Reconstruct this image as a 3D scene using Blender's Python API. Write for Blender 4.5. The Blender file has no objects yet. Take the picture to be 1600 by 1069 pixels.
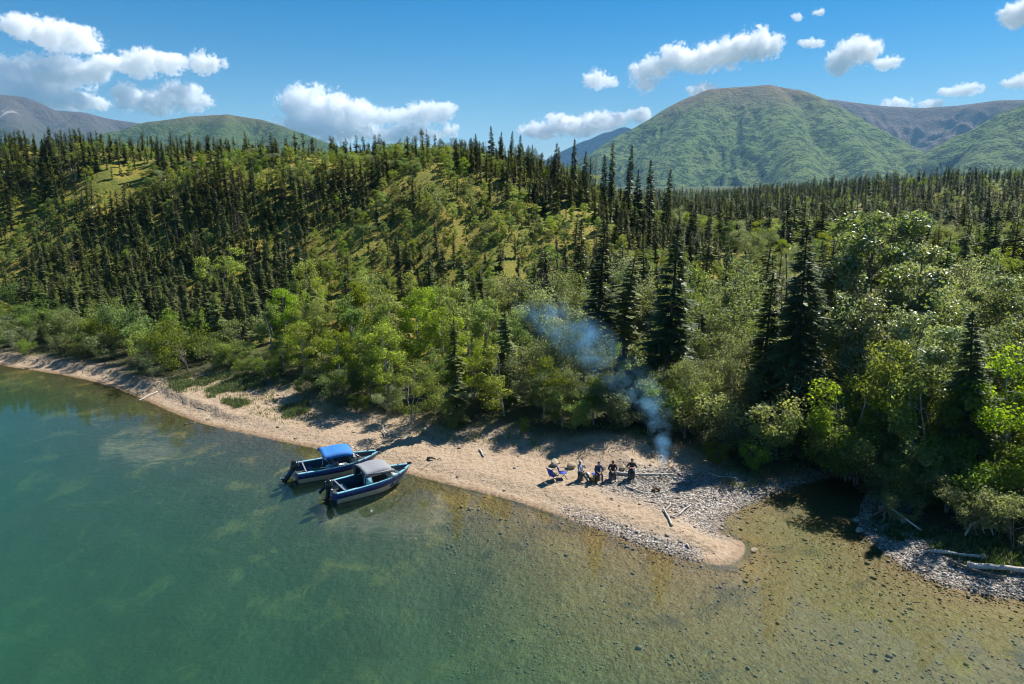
import bpy, bmesh, math, random
import numpy as np
from mathutils import Vector, Matrix, Euler

R = math.radians
rng = np.random.default_rng(7)
random.seed(7)
scene = bpy.context.scene
C = scene.collection

# ------------------------------------------------------------------ camera
CAM_H = 19.0                      # drone height above the lake, metres
FPX = 1100.0                      # focal length in pixels of a 1600 px wide frame
PITCH = math.atan(244.5 / FPX)    # horizon 244.5 px above the middle of the frame
cam_data = bpy.data.cameras.new('camera')
cam_data.sensor_width = 36.0
cam_data.lens = 36.0 * FPX / 1600.0
cam_data.clip_start = 0.5
cam_data.clip_end = 60000.0
cam = bpy.data.objects.new('camera', cam_data)
C.objects.link(cam)
cam.location = (0, 0, CAM_H)
cam.rotation_euler = (math.pi / 2 - PITCH, 0, 0)
scene.camera = cam

# ------------------------------------------------------------------ light
SUN_EL, SUN_AZ = R(50), R(51)     # azimuth to the right of the view direction (+Y)
world = bpy.data.worlds.new('World')
scene.world = world
world.use_nodes = True
wn, wl = world.node_tree.nodes, world.node_tree.links
wn.clear()
w_out = wn.new('ShaderNodeOutputWorld')
w_bg = wn.new('ShaderNodeBackground')
w_sky = wn.new('ShaderNodeTexSky')
w_sky.sky_type = 'NISHITA'
w_sky.sun_disc = False
w_sky.sun_elevation = SUN_EL
w_sky.sun_rotation = SUN_AZ
w_sky.altitude = 100
w_sky.air_density = 1.0
w_sky.dust_density = 0.0
w_sky.ozone_density = 3.0
w_bg.inputs['Strength'].default_value = 0.062
w_hs = wn.new('ShaderNodeHueSaturation')
w_hs.inputs['Saturation'].default_value = 1.6
w_hs.inputs['Value'].default_value = 0.80
wl.new(w_sky.outputs[0], w_hs.inputs['Color'])
wl.new(w_hs.outputs[0], w_bg.inputs['Color'])
wl.new(w_bg.outputs[0], w_out.inputs['Surface'])

sun_data = bpy.data.lights.new('sun', 'SUN')
sun_data.energy = 5.0
sun_data.angle = R(0.53)
sun_data.color = (1.0, 0.95, 0.86)
sun = bpy.data.objects.new('sun', sun_data)
C.objects.link(sun)
sun_dir = Vector((math.sin(SUN_AZ) * math.cos(SUN_EL), math.cos(SUN_AZ) * math.cos(SUN_EL), math.sin(SUN_EL)))
sun.rotation_euler = sun_dir.to_track_quat('Z', 'Y').to_euler()
sun.location = (60, 60, 90)

scene.view_settings.view_transform = 'Standard'
scene.view_settings.look = 'None'
scene.view_settings.exposure = 0.95
scene.view_settings.gamma = 1.0
scene.view_settings.use_curve_mapping = False
cy = scene.cycles
cy.max_bounces = 20
cy.diffuse_bounces = 4
cy.glossy_bounces = 3
cy.transmission_bounces = 4
cy.transparent_max_bounces = 16
cy.volume_bounces = 18
cy.volume_step_rate = 0.22
cy.filter_width = 1.05
cy.volume_max_steps = 256
cy.sample_clamp_indirect = 6.0
cy.caustics_reflective = False
cy.caustics_refractive = False

# ------------------------------------------------------------------ helpers
def ray(px, py):
    """world direction of a pixel of the 1600x1069 frame"""
    a, b = (px - 800.0) / FPX, (534.5 - py) / FPX
    cp, sp = math.cos(PITCH), math.sin(PITCH)
    return Vector((a, cp + b * sp, -sp + b * cp))

def at(px, py, z=0.0):
    """the point of height z seen at that pixel"""
    d = ray(px, py)
    t = (z - CAM_H) / d.z
    return Vector((d.x * t, d.y * t, z))

def atd(px, py, dist):
    """the point at that horizontal distance seen at that pixel"""
    d = ray(px, py)
    t = dist / math.hypot(d.x, d.y)
    return Vector((d.x * t, d.y * t, CAM_H + d.z * t))

def aty(px, py, depth):
    """the point at that depth (along +Y) seen at that pixel"""
    d = ray(px, py)
    t = depth / d.y
    return Vector((d.x * t, depth, CAM_H + d.z * t))

def project(x, y, z):
    cp, sp = math.cos(PITCH), math.sin(PITCH)
    dz = z - CAM_H
    depth = y * cp - dz * sp
    up = y * sp + dz * cp
    return 800 + FPX * x / depth, 534.5 - FPX * up / depth, FPX / depth

def smooth(a, b, x):
    t = np.clip((x - a) / (b - a), 0, 1)
    return t * t * (3 - 2 * t)

def lattice(seed):
    return np.random.default_rng(seed).random((256, 256))
_LAT = lattice(99)
def vnoise(x, y):
    xi, yi = np.floor(x).astype(int), np.floor(y).astype(int)
    fx, fy = x - xi, y - yi
    fx, fy = fx * fx * (3 - 2 * fx), fy * fy * (3 - 2 * fy)
    a = _LAT[xi % 256, yi % 256]; b = _LAT[(xi + 1) % 256, yi % 256]
    c = _LAT[xi % 256, (yi + 1) % 256]; d = _LAT[(xi + 1) % 256, (yi + 1) % 256]
    return (a * (1 - fx) + b * fx) * (1 - fy) + (c * (1 - fx) + d * fx) * fy
def fbm(x, y, octaves=5, gain=0.5):
    s, amp, tot = 0, 1.0, 0.0
    for o in range(octaves):
        s = s + amp * vnoise(x * 2 ** o + 17.3 * o, y * 2 ** o + 9.1 * o)
        tot += amp
        amp *= gain
    return s / tot
def ridged(x, y, octaves=5, gain=0.5):
    s, amp, tot = 0, 1.0, 0.0
    for o in range(octaves):
        n = 1 - np.abs(2 * vnoise(x * 2 ** o + 31.7 * o, y * 2 ** o + 3.3 * o) - 1)
        s = s + amp * n * n
        tot += amp
        amp *= gain
    return s / tot

def mesh_from(name, verts, faces=None, quads=None, tris=None, smooth_shade=False):
    me = bpy.data.meshes.new(name)
    if faces is not None:
        me.from_pydata([tuple(v) for v in verts], [], faces)
    else:
        verts = np.asarray(verts, dtype=np.float32)
        q = np.asarray(quads, dtype=np.int32).reshape(-1, 4) if quads is not None and len(quads) else np.zeros((0, 4), np.int32)
        t = np.asarray(tris, dtype=np.int32).reshape(-1, 3) if tris is not None and len(tris) else np.zeros((0, 3), np.int32)
        me.vertices.add(len(verts))
        me.vertices.foreach_set('co', verts.ravel())
        nl = q.size + t.size
        me.loops.add(nl)
        me.loops.foreach_set('vertex_index', np.concatenate([q.ravel(), t.ravel()]))
        me.polygons.add(len(q) + len(t))
        starts = np.concatenate([np.arange(len(q)) * 4, q.size + np.arange(len(t)) * 3]).astype(np.int32)
        me.polygons.foreach_set('loop_start', starts)
        me.update(calc_edges=True)
        me.validate()
    if smooth_shade:
        me.polygons.foreach_set('use_smooth', np.ones(len(me.polygons), dtype=bool))
    return me

def put(name, me, mat=None, parent=None, loc=None, rot=None, scale=None):
    o = bpy.data.objects.new(name, me)
    C.objects.link(o)
    if mat is not None and me is not None and len(me.materials) == 0:
        me.materials.append(mat)
    if parent is not None:
        o.parent = parent
    if loc is not None: o.location = loc
    if rot is not None: o.rotation_euler = rot
    if scale is not None: o.scale = scale
    return o

def tag(o, label=None, cat=None, group=None, kind=None):
    if label: o['label'] = label
    if cat: o['category'] = cat
    if group: o['group'] = group
    if kind: o['kind'] = kind
    return o

def thing(name, label, cat, loc=(0, 0, 0), rotz=0.0, group=None):
    o = bpy.data.objects.new(name, None)
    o.empty_display_size = 0.2
    C.objects.link(o)
    o.location = loc
    o.rotation_euler = (0, 0, rotz)
    return tag(o, label, cat, group)

def vattr(me, name, values):
    a = me.attributes.new(name, 'FLOAT', 'POINT')
    a.data.foreach_set('value', np.asarray(values, dtype=np.float32))

# node helpers
class NT:
    def __init__(self, mat):
        self.t = mat.node_tree
        self.n, self.l = self.t.nodes, self.t.links
    def new(self, typ, **kw):
        n = self.n.new(typ)
        for k, v in kw.items():
            setattr(n, k, v)
        return n
    def link(self, a, b): self.l.new(a, b)
    def put(self, sock, v):
        if hasattr(v, 'links') or hasattr(v, 'is_output'):
            self.l.new(v, sock)
        else:
            sock.default_value = v
    def math(self, op, a, b=0.0, c=None, clamp=False):
        n = self.new('ShaderNodeMath', operation=op, use_clamp=clamp)
        self.put(n.inputs[0], a); self.put(n.inputs[1], b)
        if c is not None: self.put(n.inputs[2], c)
        return n.outputs[0]
    def mix(self, f, a, b, blend='MIX'):
        n = self.new('ShaderNodeMix', data_type='RGBA', blend_type=blend)
        self.put(n.inputs[0], f)
        self.put(n.inputs[6], a if not isinstance(a, tuple) else (*a, 1.0)[:4])
        self.put(n.inputs[7], b if not isinstance(b, tuple) else (*b, 1.0)[:4])
        return n.outputs[2]
    def noise(self, vec, scale, detail=4, rough=0.55, dist=0.0):
        n = self.new('ShaderNodeTexNoise')
        if vec is not None: self.link(vec, n.inputs['Vector'])
        n.inputs['Scale'].default_value = scale
        n.inputs['Detail'].default_value = detail
        n.inputs['Roughness'].default_value = rough
        n.inputs['Distortion'].default_value = dist
        return n.outputs[0]
    def voro(self, vec, scale, feature='F1', out='Distance'):
        n = self.new('ShaderNodeTexVoronoi', feature=feature)
        if vec is not None: self.link(vec, n.inputs['Vector'])
        n.inputs['Scale'].default_value = scale
        return n.outputs[out]
    def ramp(self, f, stops, interp='LINEAR'):
        n = self.new('ShaderNodeValToRGB')
        n.color_ramp.interpolation = interp
        e = n.color_ramp.elements
        while len(e) < len(stops): e.new(0.5)
        for el, (p, c) in zip(e, stops):
            el.position = p
            el.color = (*c, 1.0) if isinstance(c, tuple) else (c, c, c, 1.0)
        self.put(n.inputs[0], f)
        return n.outputs[0]
    def remap(self, f, a, b, c=0.0, d=1.0):
        n = self.new('ShaderNodeMapRange', interpolation_type='SMOOTHSTEP')
        self.put(n.inputs[0], f)
        n.inputs[1].default_value, n.inputs[2].default_value = a, b
        n.inputs[3].default_value, n.inputs[4].default_value = c, d
        return n.outputs[0]
    def attr(self, name):
        return self.new('ShaderNodeAttribute', attribute_name=name).outputs['Fac']
    def pos(self):
        return self.new('ShaderNodeNewGeometry').outputs['Position']
    def objco(self):
        return self.new('ShaderNodeTexCoord').outputs['Object']
    def bump(self, h, strength, dist, normal=None):
        n = self.new('ShaderNodeBump')
        n.inputs['Strength'].default_value = strength
        n.inputs['Distance'].default_value = dist
        self.put(n.inputs['Height'], h)
        if normal is not None: self.link(normal, n.inputs['Normal'])
        return n.outputs[0]

def material(name):
    m = bpy.data.materials.new(name)
    m.use_nodes = True
    m.node_tree.nodes.clear()
    nt = NT(m)
    nt.out = nt.new('ShaderNodeOutputMaterial')
    return m, nt

def principled(nt, color, rough=0.6, normal=None, metallic=0.0, spec=0.5):
    b = nt.new('ShaderNodeBsdfPrincipled')
    nt.put(b.inputs['Base Color'], (*color, 1.0) if isinstance(color, tuple) else color)
    nt.put(b.inputs['Roughness'], rough)
    nt.put(b.inputs['Metallic'], metallic)
    nt.put(b.inputs['Specular IOR Level'], spec)
    if normal is not None: nt.link(normal, b.inputs['Normal'])
    nt.link(b.outputs[0], nt.out.inputs['Surface'])
    return b

def plain(name, color, rough=0.6, metallic=0.0, spec=0.5, vary=0.15, scale=4.0):
    """one colour with slight uneven wear"""
    m, nt = material(name)
    co = nt.objco()
    f = nt.noise(co, scale, 4, 0.6)
    lo = tuple(c * (1 - vary) for c in color); hi = tuple(min(1, c * (1 + vary)) for c in color)
    principled(nt, nt.mix(f, lo, hi), nt.remap(f, 0.2, 0.8, max(0.05, rough - 0.08), min(1, rough + 0.08)), metallic=metallic, spec=spec)
    return m
# ------------------------------------------------------------------ shoreline and terrain
SHORE_PX = [(0, 571), (60, 580), (110, 588), (170, 602), (220, 622), (270, 645), (310, 660), (340, 668), (400, 681),
            (440, 690), (490, 700), (540, 712), (590, 727), (648, 743), (720, 762), (780, 776), (830, 790), (870, 805),
            (920, 822), (970, 840), (1020, 858), (1070, 873), (1110, 882), (1140, 884), (1158, 872), (1166, 857), (1160, 846),
            (1140, 838), (1122, 832), (1128, 816), (1145, 801), (1175, 786), (1210, 771), (1250, 758), (1290, 748),
            (1340, 736), (1395, 728), (1402, 738), (1356, 766), (1340, 800), (1346, 835), (1380, 865), (1420, 890),
            (1470, 914), (1530, 930), (1600, 938)]
shore = [(-2500, 420), (-600, 260), (-250, 165), (-120, 108), (-85, 88)] + [tuple(at(*p)[:2]) for p in SHORE_PX] + \
        [(34, 27.5), (60, 21), (150, 0), (600, -90), (2500, -300)]
# resample smoothly
def chaikin(pts, n=2):
    pts = [np.array(p, float) for p in pts]
    for _ in range(n):
        out = [pts[0]]
        for a, b in zip(pts[:-1], pts[1:]):
            out += [a * 0.75 + b * 0.25, a * 0.25 + b * 0.75]
        out.append(pts[-1])
        pts = out
    return np.array(pts)
shore = chaikin(shore, 2)
water_poly = np.vstack([shore, [[2500, -3000], [-2500, -3000]]])

def inside(poly, x, y):
    res = np.zeros(x.shape, bool)
    n = len(poly)
    for i in range(n):
        x0, y0 = poly[i]; x1, y1 = poly[(i + 1) % n]
        if y0 == y1: continue
        c = ((y0 > y) != (y1 > y)) & (x < (x1 - x0) * (y - y0) / (y1 - y0) + x0)
        res ^= c
    return res

def polyline_dist(line, x, y):
    best = np.full(x.shape, 1e18)
    for (x0, y0), (x1, y1) in zip(line[:-1], line[1:]):
        dx, dy = x1 - x0, y1 - y0
        t = np.clip(((x - x0) * dx + (y - y0) * dy) / (dx * dx + dy * dy + 1e-12), 0, 1)
        d = (x - x0 - t * dx) ** 2 + (y - y0 - t * dy) ** 2
        best = np.minimum(best, d)
    return np.sqrt(best)

def shore_dist(x, y):
    """signed: positive on land, negative over water"""
    d = polyline_dist(shore, x, y)
    return np.where(inside(water_poly, x, y), -d, d)

# line where the brush begins on the beach
VEG_PX = [(0, 552), (60, 560), (150, 567), (190, 590), (250, 596), (330, 590), (400, 606), (470, 630), (560, 650), (640, 662),
          (700, 676), (780, 680), (860, 697), (950, 700), (1040, 700), (1090, 712), (1140, 738), (1185, 752), (1235, 742), (1285, 738),
          (1345, 722), (1410, 716), (1410, 745), (1372, 775), (1380, 800), (1440, 822), (1520, 850), (1600, 872)]
veg = [(-2500, 440), (-600, 275), (-250, 174), (-120, 114), (-86, 93)] + [tuple(at(px, py, 0.8)[:2]) for px, py in VEG_PX] + \
      [(36, 33), (64, 27), (150, 8), (600, -80), (2500, -280)]
veg = chaikin(veg, 1)
veg_poly = np.vstack([veg, [[2500, -3000], [-2500, -3000]]])
def veg_dist(x, y):
    """positive behind the brush line, negative on the open beach and the lake"""
    d = polyline_dist(veg, x, y)
    return np.where(inside(veg_poly, x, y), -d, d)

HX = [-900, -200, -95, -70, -45, -22, -10, 0, 8, 15, 21, 32, 45, 70, 140, 900]
HZ = [26, 24, 22.8, 22.0, 21.2, 21.2, 20.8, 19.8, 17.4, 14.6, 11.6, 6, 3.5, 2.5, 1.5, 1.0]
def land_height(x, y, d):
    """height of dry land, d = distance from the shore"""
    beach = 0.055 * np.minimum(d, 9) + 0.42 * smooth(0.5, 2.2, d) * 0.55 + 0.75 * smooth(5, 11, d) + 1.0 * smooth(14, 45, d)
    foot = 84 - 0.16 * np.clip(x, -260, 40)          # hill foot runs parallel to the shore
    h = np.interp(x, HX, HZ)
    run = (y - foot + (fbm(x / 16, y / 50, 3) - 0.5) * 16) / 46
    up = smooth(0, 1, run) * 0.45 + 0.55 * np.clip(run, 0, 1)
    back = 1 - smooth(62, 170, y - foot) * 0.8
    hill = h * up * back
    plateau = (17.5 * np.interp(x / np.maximum(y, 50) * 470, [60, 130, 210, 300, 500], [0.05, 0.15, 0.65, 1.1, 1.35]) + 5 * (fbm(x / 90, y / 90, 3) - 0.5)) * smooth(255, 470, y) * smooth(-500, 60, x) + 8 * smooth(600, 2200, y)
    rough = (fbm(x / 15, y / 15, 4) - 0.5) * 3.0 * smooth(70, 110, y) + (fbm(x / 5, y / 5, 3) - 0.5) * 0.5 * smooth(4, 14, d)
    scarp = 0.30 * smooth(1.55, 1.9, d + (fbm(x / 1.3, y / 1.3, 3) - 0.5) * 1.1) * smooth(-18, -26, x)
    z = beach + scarp + np.maximum(hill, plateau) + rough * smooth(0, 20, d)
    return np.maximum(z, 0.02 + 0.05 * np.minimum(d, 4))

def lake_depth(x, y, d):
    ad = -d
    deep = 4.4 * (1 - np.exp(-(ad / 22.0) ** 1.3))
    shallow = 0.34 * (1 - np.exp(-ad / 1.6)) + 0.55 * (1 - np.exp(-(ad / 16.0) ** 1.5))
    t = smooth(-3, 15, x + 0.16 * (y - 30)) * smooth(70, 46, y)
    n = (fbm(x / 3.5, y / 3.5, 3) - 0.5)
    dep = deep * (1 - t) + shallow * t
    return dep * (1 + 0.35 * n) + 0.03

def height(x, y):
    x = np.asarray(x, float); y = np.asarray(y, float)
    d = shore_dist(x, y)
    return np.where(d >= 0, land_height(x, y, np.maximum(d, 0)), -lake_depth(x, y, np.minimum(d, 0))), d

def ground_z(x, y):
    return float(height(np.array([x]), np.array([y]))[0][0])

th = np.concatenate([np.arange(-180, -64, 4.0), np.arange(-63, -45, 0.4), np.arange(-45, 45.01, 0.2), np.arange(45.4, 63, 0.4), np.arange(64, 180, 4.0)])
rr = [3.0]
while rr[-1] < 16000:
    r = rr[-1]
    rr.append(r * (1.03 if r < 20 else 1.009 if r < 40 else 1.0052 if r < 96 else 1.012 if r < 280 else 1.06))
rr = np.array(rr)
TH, RR = np.meshgrid(np.radians(th), rr)
GX, GY = (RR * np.sin(TH)).ravel(), (RR * np.cos(TH)).ravel()
GZ, GD = height(GX, GY)
nr, nth = RR.shape
idx = np.arange(nr * nth).reshape(nr, nth)
quads = np.stack([idx[:-1, :-1], idx[:-1, 1:], idx[1:, 1:], idx[1:, :-1]], -1).reshape(-1, 4)
seam = np.stack([idx[:-1, -1], idx[:-1, 0], idx[1:, 0], idx[1:, -1]], -1).reshape(-1, 4)
centre = len(GX)
verts = np.vstack([np.stack([GX, GY, GZ], -1), [[0, 0, -4.9]]])
fan = np.stack([np.full(nth, centre), idx[0], np.roll(idx[0], -1)], -1)[:, ::-1]
ground_me = mesh_from('ground', verts, quads=np.vstack([quads, seam])[:, ::-1], tris=fan, smooth_shade=True)
GV = veg_dist(GX, GY)

# gravel bar between the sand spit and the creek, gravel along the lake edge and on the far bank
GRAVEL_PX = [(930, 752), (985, 738), (1080, 738), (1180, 745), (1300, 735), (1300, 755), (1215, 780), (1150, 805), (1126, 830),
             (1105, 826), (1060, 805), (1000, 778), (950, 768)]
gpoly = np.array([at(px, py, 0.4)[:2] for px, py in GRAVEL_PX])
def gravel_mask(x, y, d):
    e = polyline_dist(np.vstack([gpoly, gpoly[:1]]), x, y)
    bar = smooth(-1.2, 1.0, np.where(inside(gpoly, x, y), e, -e))
    ex0, ex1 = at(830, 790).x, at(960, 838).x
    edge = smooth(ex0, ex1, x) * smooth(1.5, 0.5, np.abs(d - 0.2)) * smooth(48, 44, y) * smooth(at(1118, 880).x, at(1085, 876).x, x)
    bank = smooth(at(1330, 830).x, at(1350, 830).x, x)
    bed = smooth(-0.1, -0.6, d) * smooth(-10, 6, x)
    n = fbm(x * 0.9, y * 0.9, 3) - 0.5
    return np.clip(np.maximum.reduce([bar, edge, bank, bed]) + 0.5 * n * (np.maximum(bar, edge) > 0.02), 0, 1)
GG = gravel_mask(GX, GY, GD)
pad = lambda a, v=0.0: np.append(a, v)
vattr(ground_me, 'gravel', pad(GG))
vattr(ground_me, 'shore', pad(np.clip(GD, -40, 40), -40))
vattr(ground_me, 'brush', pad(smooth(-0.6, 2.5, GV + (fbm(GX / 2, GY / 2, 3) - 0.5) * 2.4)))
vattr(ground_me, 'hill', pad(smooth(6, 18, GV)))

# ---- ground material
m_ground, nt = material('ground_sand_gravel_tundra')
P = nt.pos()
shore_a, gravel_a, brush_a, hill_a = (nt.attr(a) for a in ('shore', 'gravel', 'brush', 'hill'))
# sand with dimples of footprints
n1 = nt.noise(P, 0.5, 5, 0.6); n2 = nt.noise(P, 2.6, 3, 0.6); n3 = nt.noise(P, 22, 2, 0.6)
sand = nt.mix(n1, (0.285, 0.208, 0.137), (0.42, 0.322, 0.228))
sand = nt.mix(nt.remap(n2, 0.5, 0.66, 0, 0.55), sand, (0.20, 0.14, 0.082))
sand = nt.mix(nt.remap(n3, 0.62, 0.75, 0, 0.5), sand, (0.52, 0.44, 0.35))
# pebbles
pc = nt.voro(P, 6.5, out='Color'); pd = nt.voro(P, 6.5)
peb = nt.ramp(nt.new('ShaderNodeSeparateColor').outputs[0], [(0, (0.1, 0.1, 0.1)), (1, (0.3, 0.3, 0.3))])
sepn = [n for n in nt.n if n.bl_idname == 'ShaderNodeSeparateColor'][0]
nt.link(pc, sepn.inputs[0])
rampn = [n for n in nt.n if n.bl_idname == 'ShaderNodeValToRGB'][0]
nt.link(sepn.outputs[0], rampn.inputs[0])
el = rampn.color_ramp.elements
el[0].color = (0.12, 0.105, 0.09, 1); el[1].color = (0.52, 0.45, 0.38, 1)
for p, c in ((0.3, (0.26, 0.24, 0.22, 1)), (0.55, (0.36, 0.31, 0.26, 1)), (0.75, (0.30, 0.30, 0.31, 1))):
    e = el.new(p); e.color = c
peb = nt.mix(nt.remap(pd, 0.45, 0.75), peb, (0.12, 0.10, 0.08))
col = nt.mix(gravel_a, sand, peb)
# lake bed: silt and algae film on the stones, greener and finer with depth
bedn = nt.noise(P, 0.25, 4, 0.6)
bed_far = nt.mix(bedn, (0.065, 0.082, 0.035), (0.12, 0.13, 0.06))
bedstone = nt.mix(0.72, nt.mix(1.0, peb, (0.5, 0.42, 0.28), 'MULTIPLY'), (0.23, 0.13, 0.022))
bedstone = nt.mix(nt.remap(sepn.outputs[1], 0.88, 0.97, 0, 0.6), bedstone, (0.26, 0.20, 0.10))
bed_near = nt.mix(gravel_a, nt.mix(bedn, (0.050, 0.043, 0.015), (0.095, 0.077, 0.030)), bedstone)
patch = nt.noise(P, 0.33, 4, 0.6, 0.6)
bed_near = nt.mix(nt.remap(patch, 0.52, 0.68, 0, 0.75), bed_near, (0.25, 0.165, 0.050))
bed_near = nt.mix(nt.remap(patch, 0.46, 0.32, 0, 0.7), bed_near, (0.055, 0.038, 0.008))
bed = nt.mix(nt.remap(shore_a, -16, -30), bed_near, bed_far)
under = nt.remap(shore_a, 0.03, -0.10)
wet = nt.math('MULTIPLY', nt.remap(nt.math('ADD', shore_a, nt.math('MULTIPLY', n1, 0.8)), 1.25, 0.45), 1.0)
col = nt.mix(nt.math('MULTIPLY', wet, 0.9), col, nt.mix(1.0, col, (0.60, 0.53, 0.43), 'MULTIPLY'))
col = nt.mix(under, col, bed)
# forest floor and tundra
f1 = nt.noise(P, 0.15, 5, 0.65); f2 = nt.noise(P, 2.6, 4, 0.7); f3 = nt.noise(P, 0.03, 3, 0.6)
tundra = nt.ramp(f1, [(0.30, (0.075, 0.10, 0.014)), (0.45, (0.165, 0.165, 0.022)), (0.58, (0.25, 0.205, 0.032)), (0.75, (0.22, 0.13, 0.035))])
tundra = nt.mix(nt.remap(f2, 0.45, 0.7, 0, 0.6), tundra, (0.055, 0.07, 0.018))
tundra = nt.mix(nt.remap(nt.noise(P, 0.28, 5, 0.7), 0.66, 0.74, 0, 0.8), tundra, (0.34, 0.29, 0.19))
litter = nt.mix(f2, (0.03, 0.03, 0.014), (0.07, 0.075, 0.026))
ysep = nt.new('ShaderNodeSeparateXYZ'); nt.link(P, ysep.inputs[0])
tundra = nt.mix(nt.remap(ysep.outputs[1], 300, 480), tundra, nt.mix(nt.noise(P, 0.05, 4, 0.7), (0.020, 0.034, 0.012), (0.060, 0.085, 0.024)))
veg_col = nt.mix(hill_a, litter, tundra)
col = nt.mix(brush_a, col, veg_col)
bh = nt.math('ADD', nt.math('MULTIPLY', n2, 0.7), nt.math('MULTIPLY', n3, 0.12))
bh = nt.math('ADD', bh, nt.math('MULTIPLY', nt.math('SUBTRACT', 0.5, pd), nt.math('MULTIPLY', gravel_a, nt.math('SUBTRACT', 0.35, nt.math('MULTIPLY', under, 0.24)))))
nrm = nt.bump(bh, 1.0, 0.26)
rough = nt.math('SUBTRACT', 0.95, nt.math('MULTIPLY', wet, 0.45))
principled(nt, col, rough, nrm, spec=0.3)
ground = put('ground', ground_me, m_ground)
tag(ground, kind='structure')

# ------------------------------------------------------------------ water
m_water, nt = material('clear_lake_water')
P = nt.pos()
mp = nt.new('ShaderNodeMapping'); nt.link(P, mp.inputs[0]); mp.inputs['Scale'].default_value = (1.0, 2.2, 1.0); mp.inputs['Rotation'].default_value = (0, 0, 0.25)
w1 = nt.noise(mp.outputs[0], 1.1, 3, 0.55); w2 = nt.noise(mp.outputs[0], 0.22, 2, 0.5); w3 = nt.noise(mp.outputs[0], 5.0, 2, 0.5)
hgt = nt.math('ADD', nt.math('ADD', nt.math('MULTIPLY', w1, 0.30), nt.math('MULTIPLY', w2, 0.8)), nt.math('MULTIPLY', w3, 0.05))
calm = nt.remap(nt.noise(P, 0.05, 2, 0.5), 0.35, 0.65, 0.4, 1.0)
nrm = nt.bump(nt.math('MULTIPLY', hgt, calm), 0.35, 0.032)
tr = nt.new('ShaderNodeBsdfTransparent'); tr.inputs[0].default_value = (0.97, 0.99, 0.98, 1)
gl = nt.new('ShaderNodeBsdfGlossy'); gl.inputs['Roughness'].default_value = 0.03
nt.link(nrm, gl.inputs['Normal'])
fr = nt.new('ShaderNodeFresnel'); fr.inputs['IOR'].default_value = 1.48
nt.link(nrm, fr.inputs['Normal'])
mx = nt.new('ShaderNodeMixShader')
nt.link(fr.outputs[0], mx.inputs[0]); nt.link(tr.outputs[0], mx.inputs[1]); nt.link(gl.outputs[0], mx.inputs[2])
nt.link(mx.outputs[0], nt.out.inputs['Surface'])
va = nt.new('ShaderNodeVolumeAbsorption'); va.inputs['Color'].default_value = (0.0, 0.62, 0.48, 1); va.inputs['Density'].default_value = 0.27
vs = nt.new('ShaderNodeVolumeScatter'); vs.inputs['Color'].default_value = (0.52, 0.95, 0.72, 1); vs.inputs['Density'].default_value = 0.048
ad = nt.new('ShaderNodeAddShader')
nt.link(va.outputs[0], ad.inputs[0]); nt.link(vs.outputs[0], ad.inputs[1])
nt.link(ad.outputs[0], nt.out.inputs['Volume'])
wx0, wx1, wy0, wy1, wz = -900, 900, -900, 300, -12
wv = [(wx0, wy0, wz), (wx1, wy0, wz), (wx1, wy1, wz), (wx0, wy1, wz), (wx0, wy0, 0), (wx1, wy0, 0), (wx1, wy1, 0), (wx0, wy1, 0)]
wf = [(3, 2, 1, 0), (4, 5, 6, 7), (0, 1, 5, 4), (1, 2, 6, 5), (2, 3, 7, 6), (3, 0, 4, 7)]
water = put('lake_water', mesh_from('lake_water', wv, wf), m_water)
tag(water, kind='structure')

# ------------------------------------------------------------------ mountains
def mountain_mat(name, low, mid, high, zlo, zhi, streak=0.0, scale=1.0):
    m, nt = material(name)
    P = nt.pos()
    z = nt.new('ShaderNodeSeparateXYZ'); nt.link(P, z.inputs[0])
    n = nt.noise(P, 0.0035 * scale, 8, 0.68)
    n2 = nt.noise(P, 0.02 * scale, 6, 0.7)
    zz = nt.math('ADD', z.outputs[2], nt.math('MULTIPLY', nt.math('SUBTRACT', n, 0.5), (zhi - zlo) * 1.1))
    n3 = nt.noise(P, 0.075 * scale, 4, 0.7)
    veg_c = nt.mix(nt.remap(nt.math('ADD', nt.math('MULTIPLY', n2, 0.6), nt.math('MULTIPLY', n3, 0.4)), 0.45, 0.54), low, mid)
    c = nt.mix(nt.remap(zz, zlo, zhi), veg_c, high)
    c = nt.mix(nt.remap(n2, 0.55, 0.75, 0, 0.5), c, tuple(v * 0.55 for v in mid))
    if streak:
        mpp = nt.new('ShaderNodeMapping'); nt.link(P, mpp.inputs[0]); mpp.inputs['Scale'].default_value = (1, 0.12, 0.12)
        s = nt.noise(mpp.outputs[0], 0.012 * scale, 4, 0.6)
        c = nt.mix(nt.remap(s, 0.62, 0.72, 0, streak), c, (0.42, 0.39, 0.38))
    nrm = nt.bump(nt.math('ADD', nt.math('ADD', n2, nt.math('MULTIPLY', n, 1.5)), nt.math('MULTIPLY', n3, 0.35)), 1.0, 36.0 / scale)
    principled(nt, c, 0.95, nrm, spec=0.1)
    return m

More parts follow.
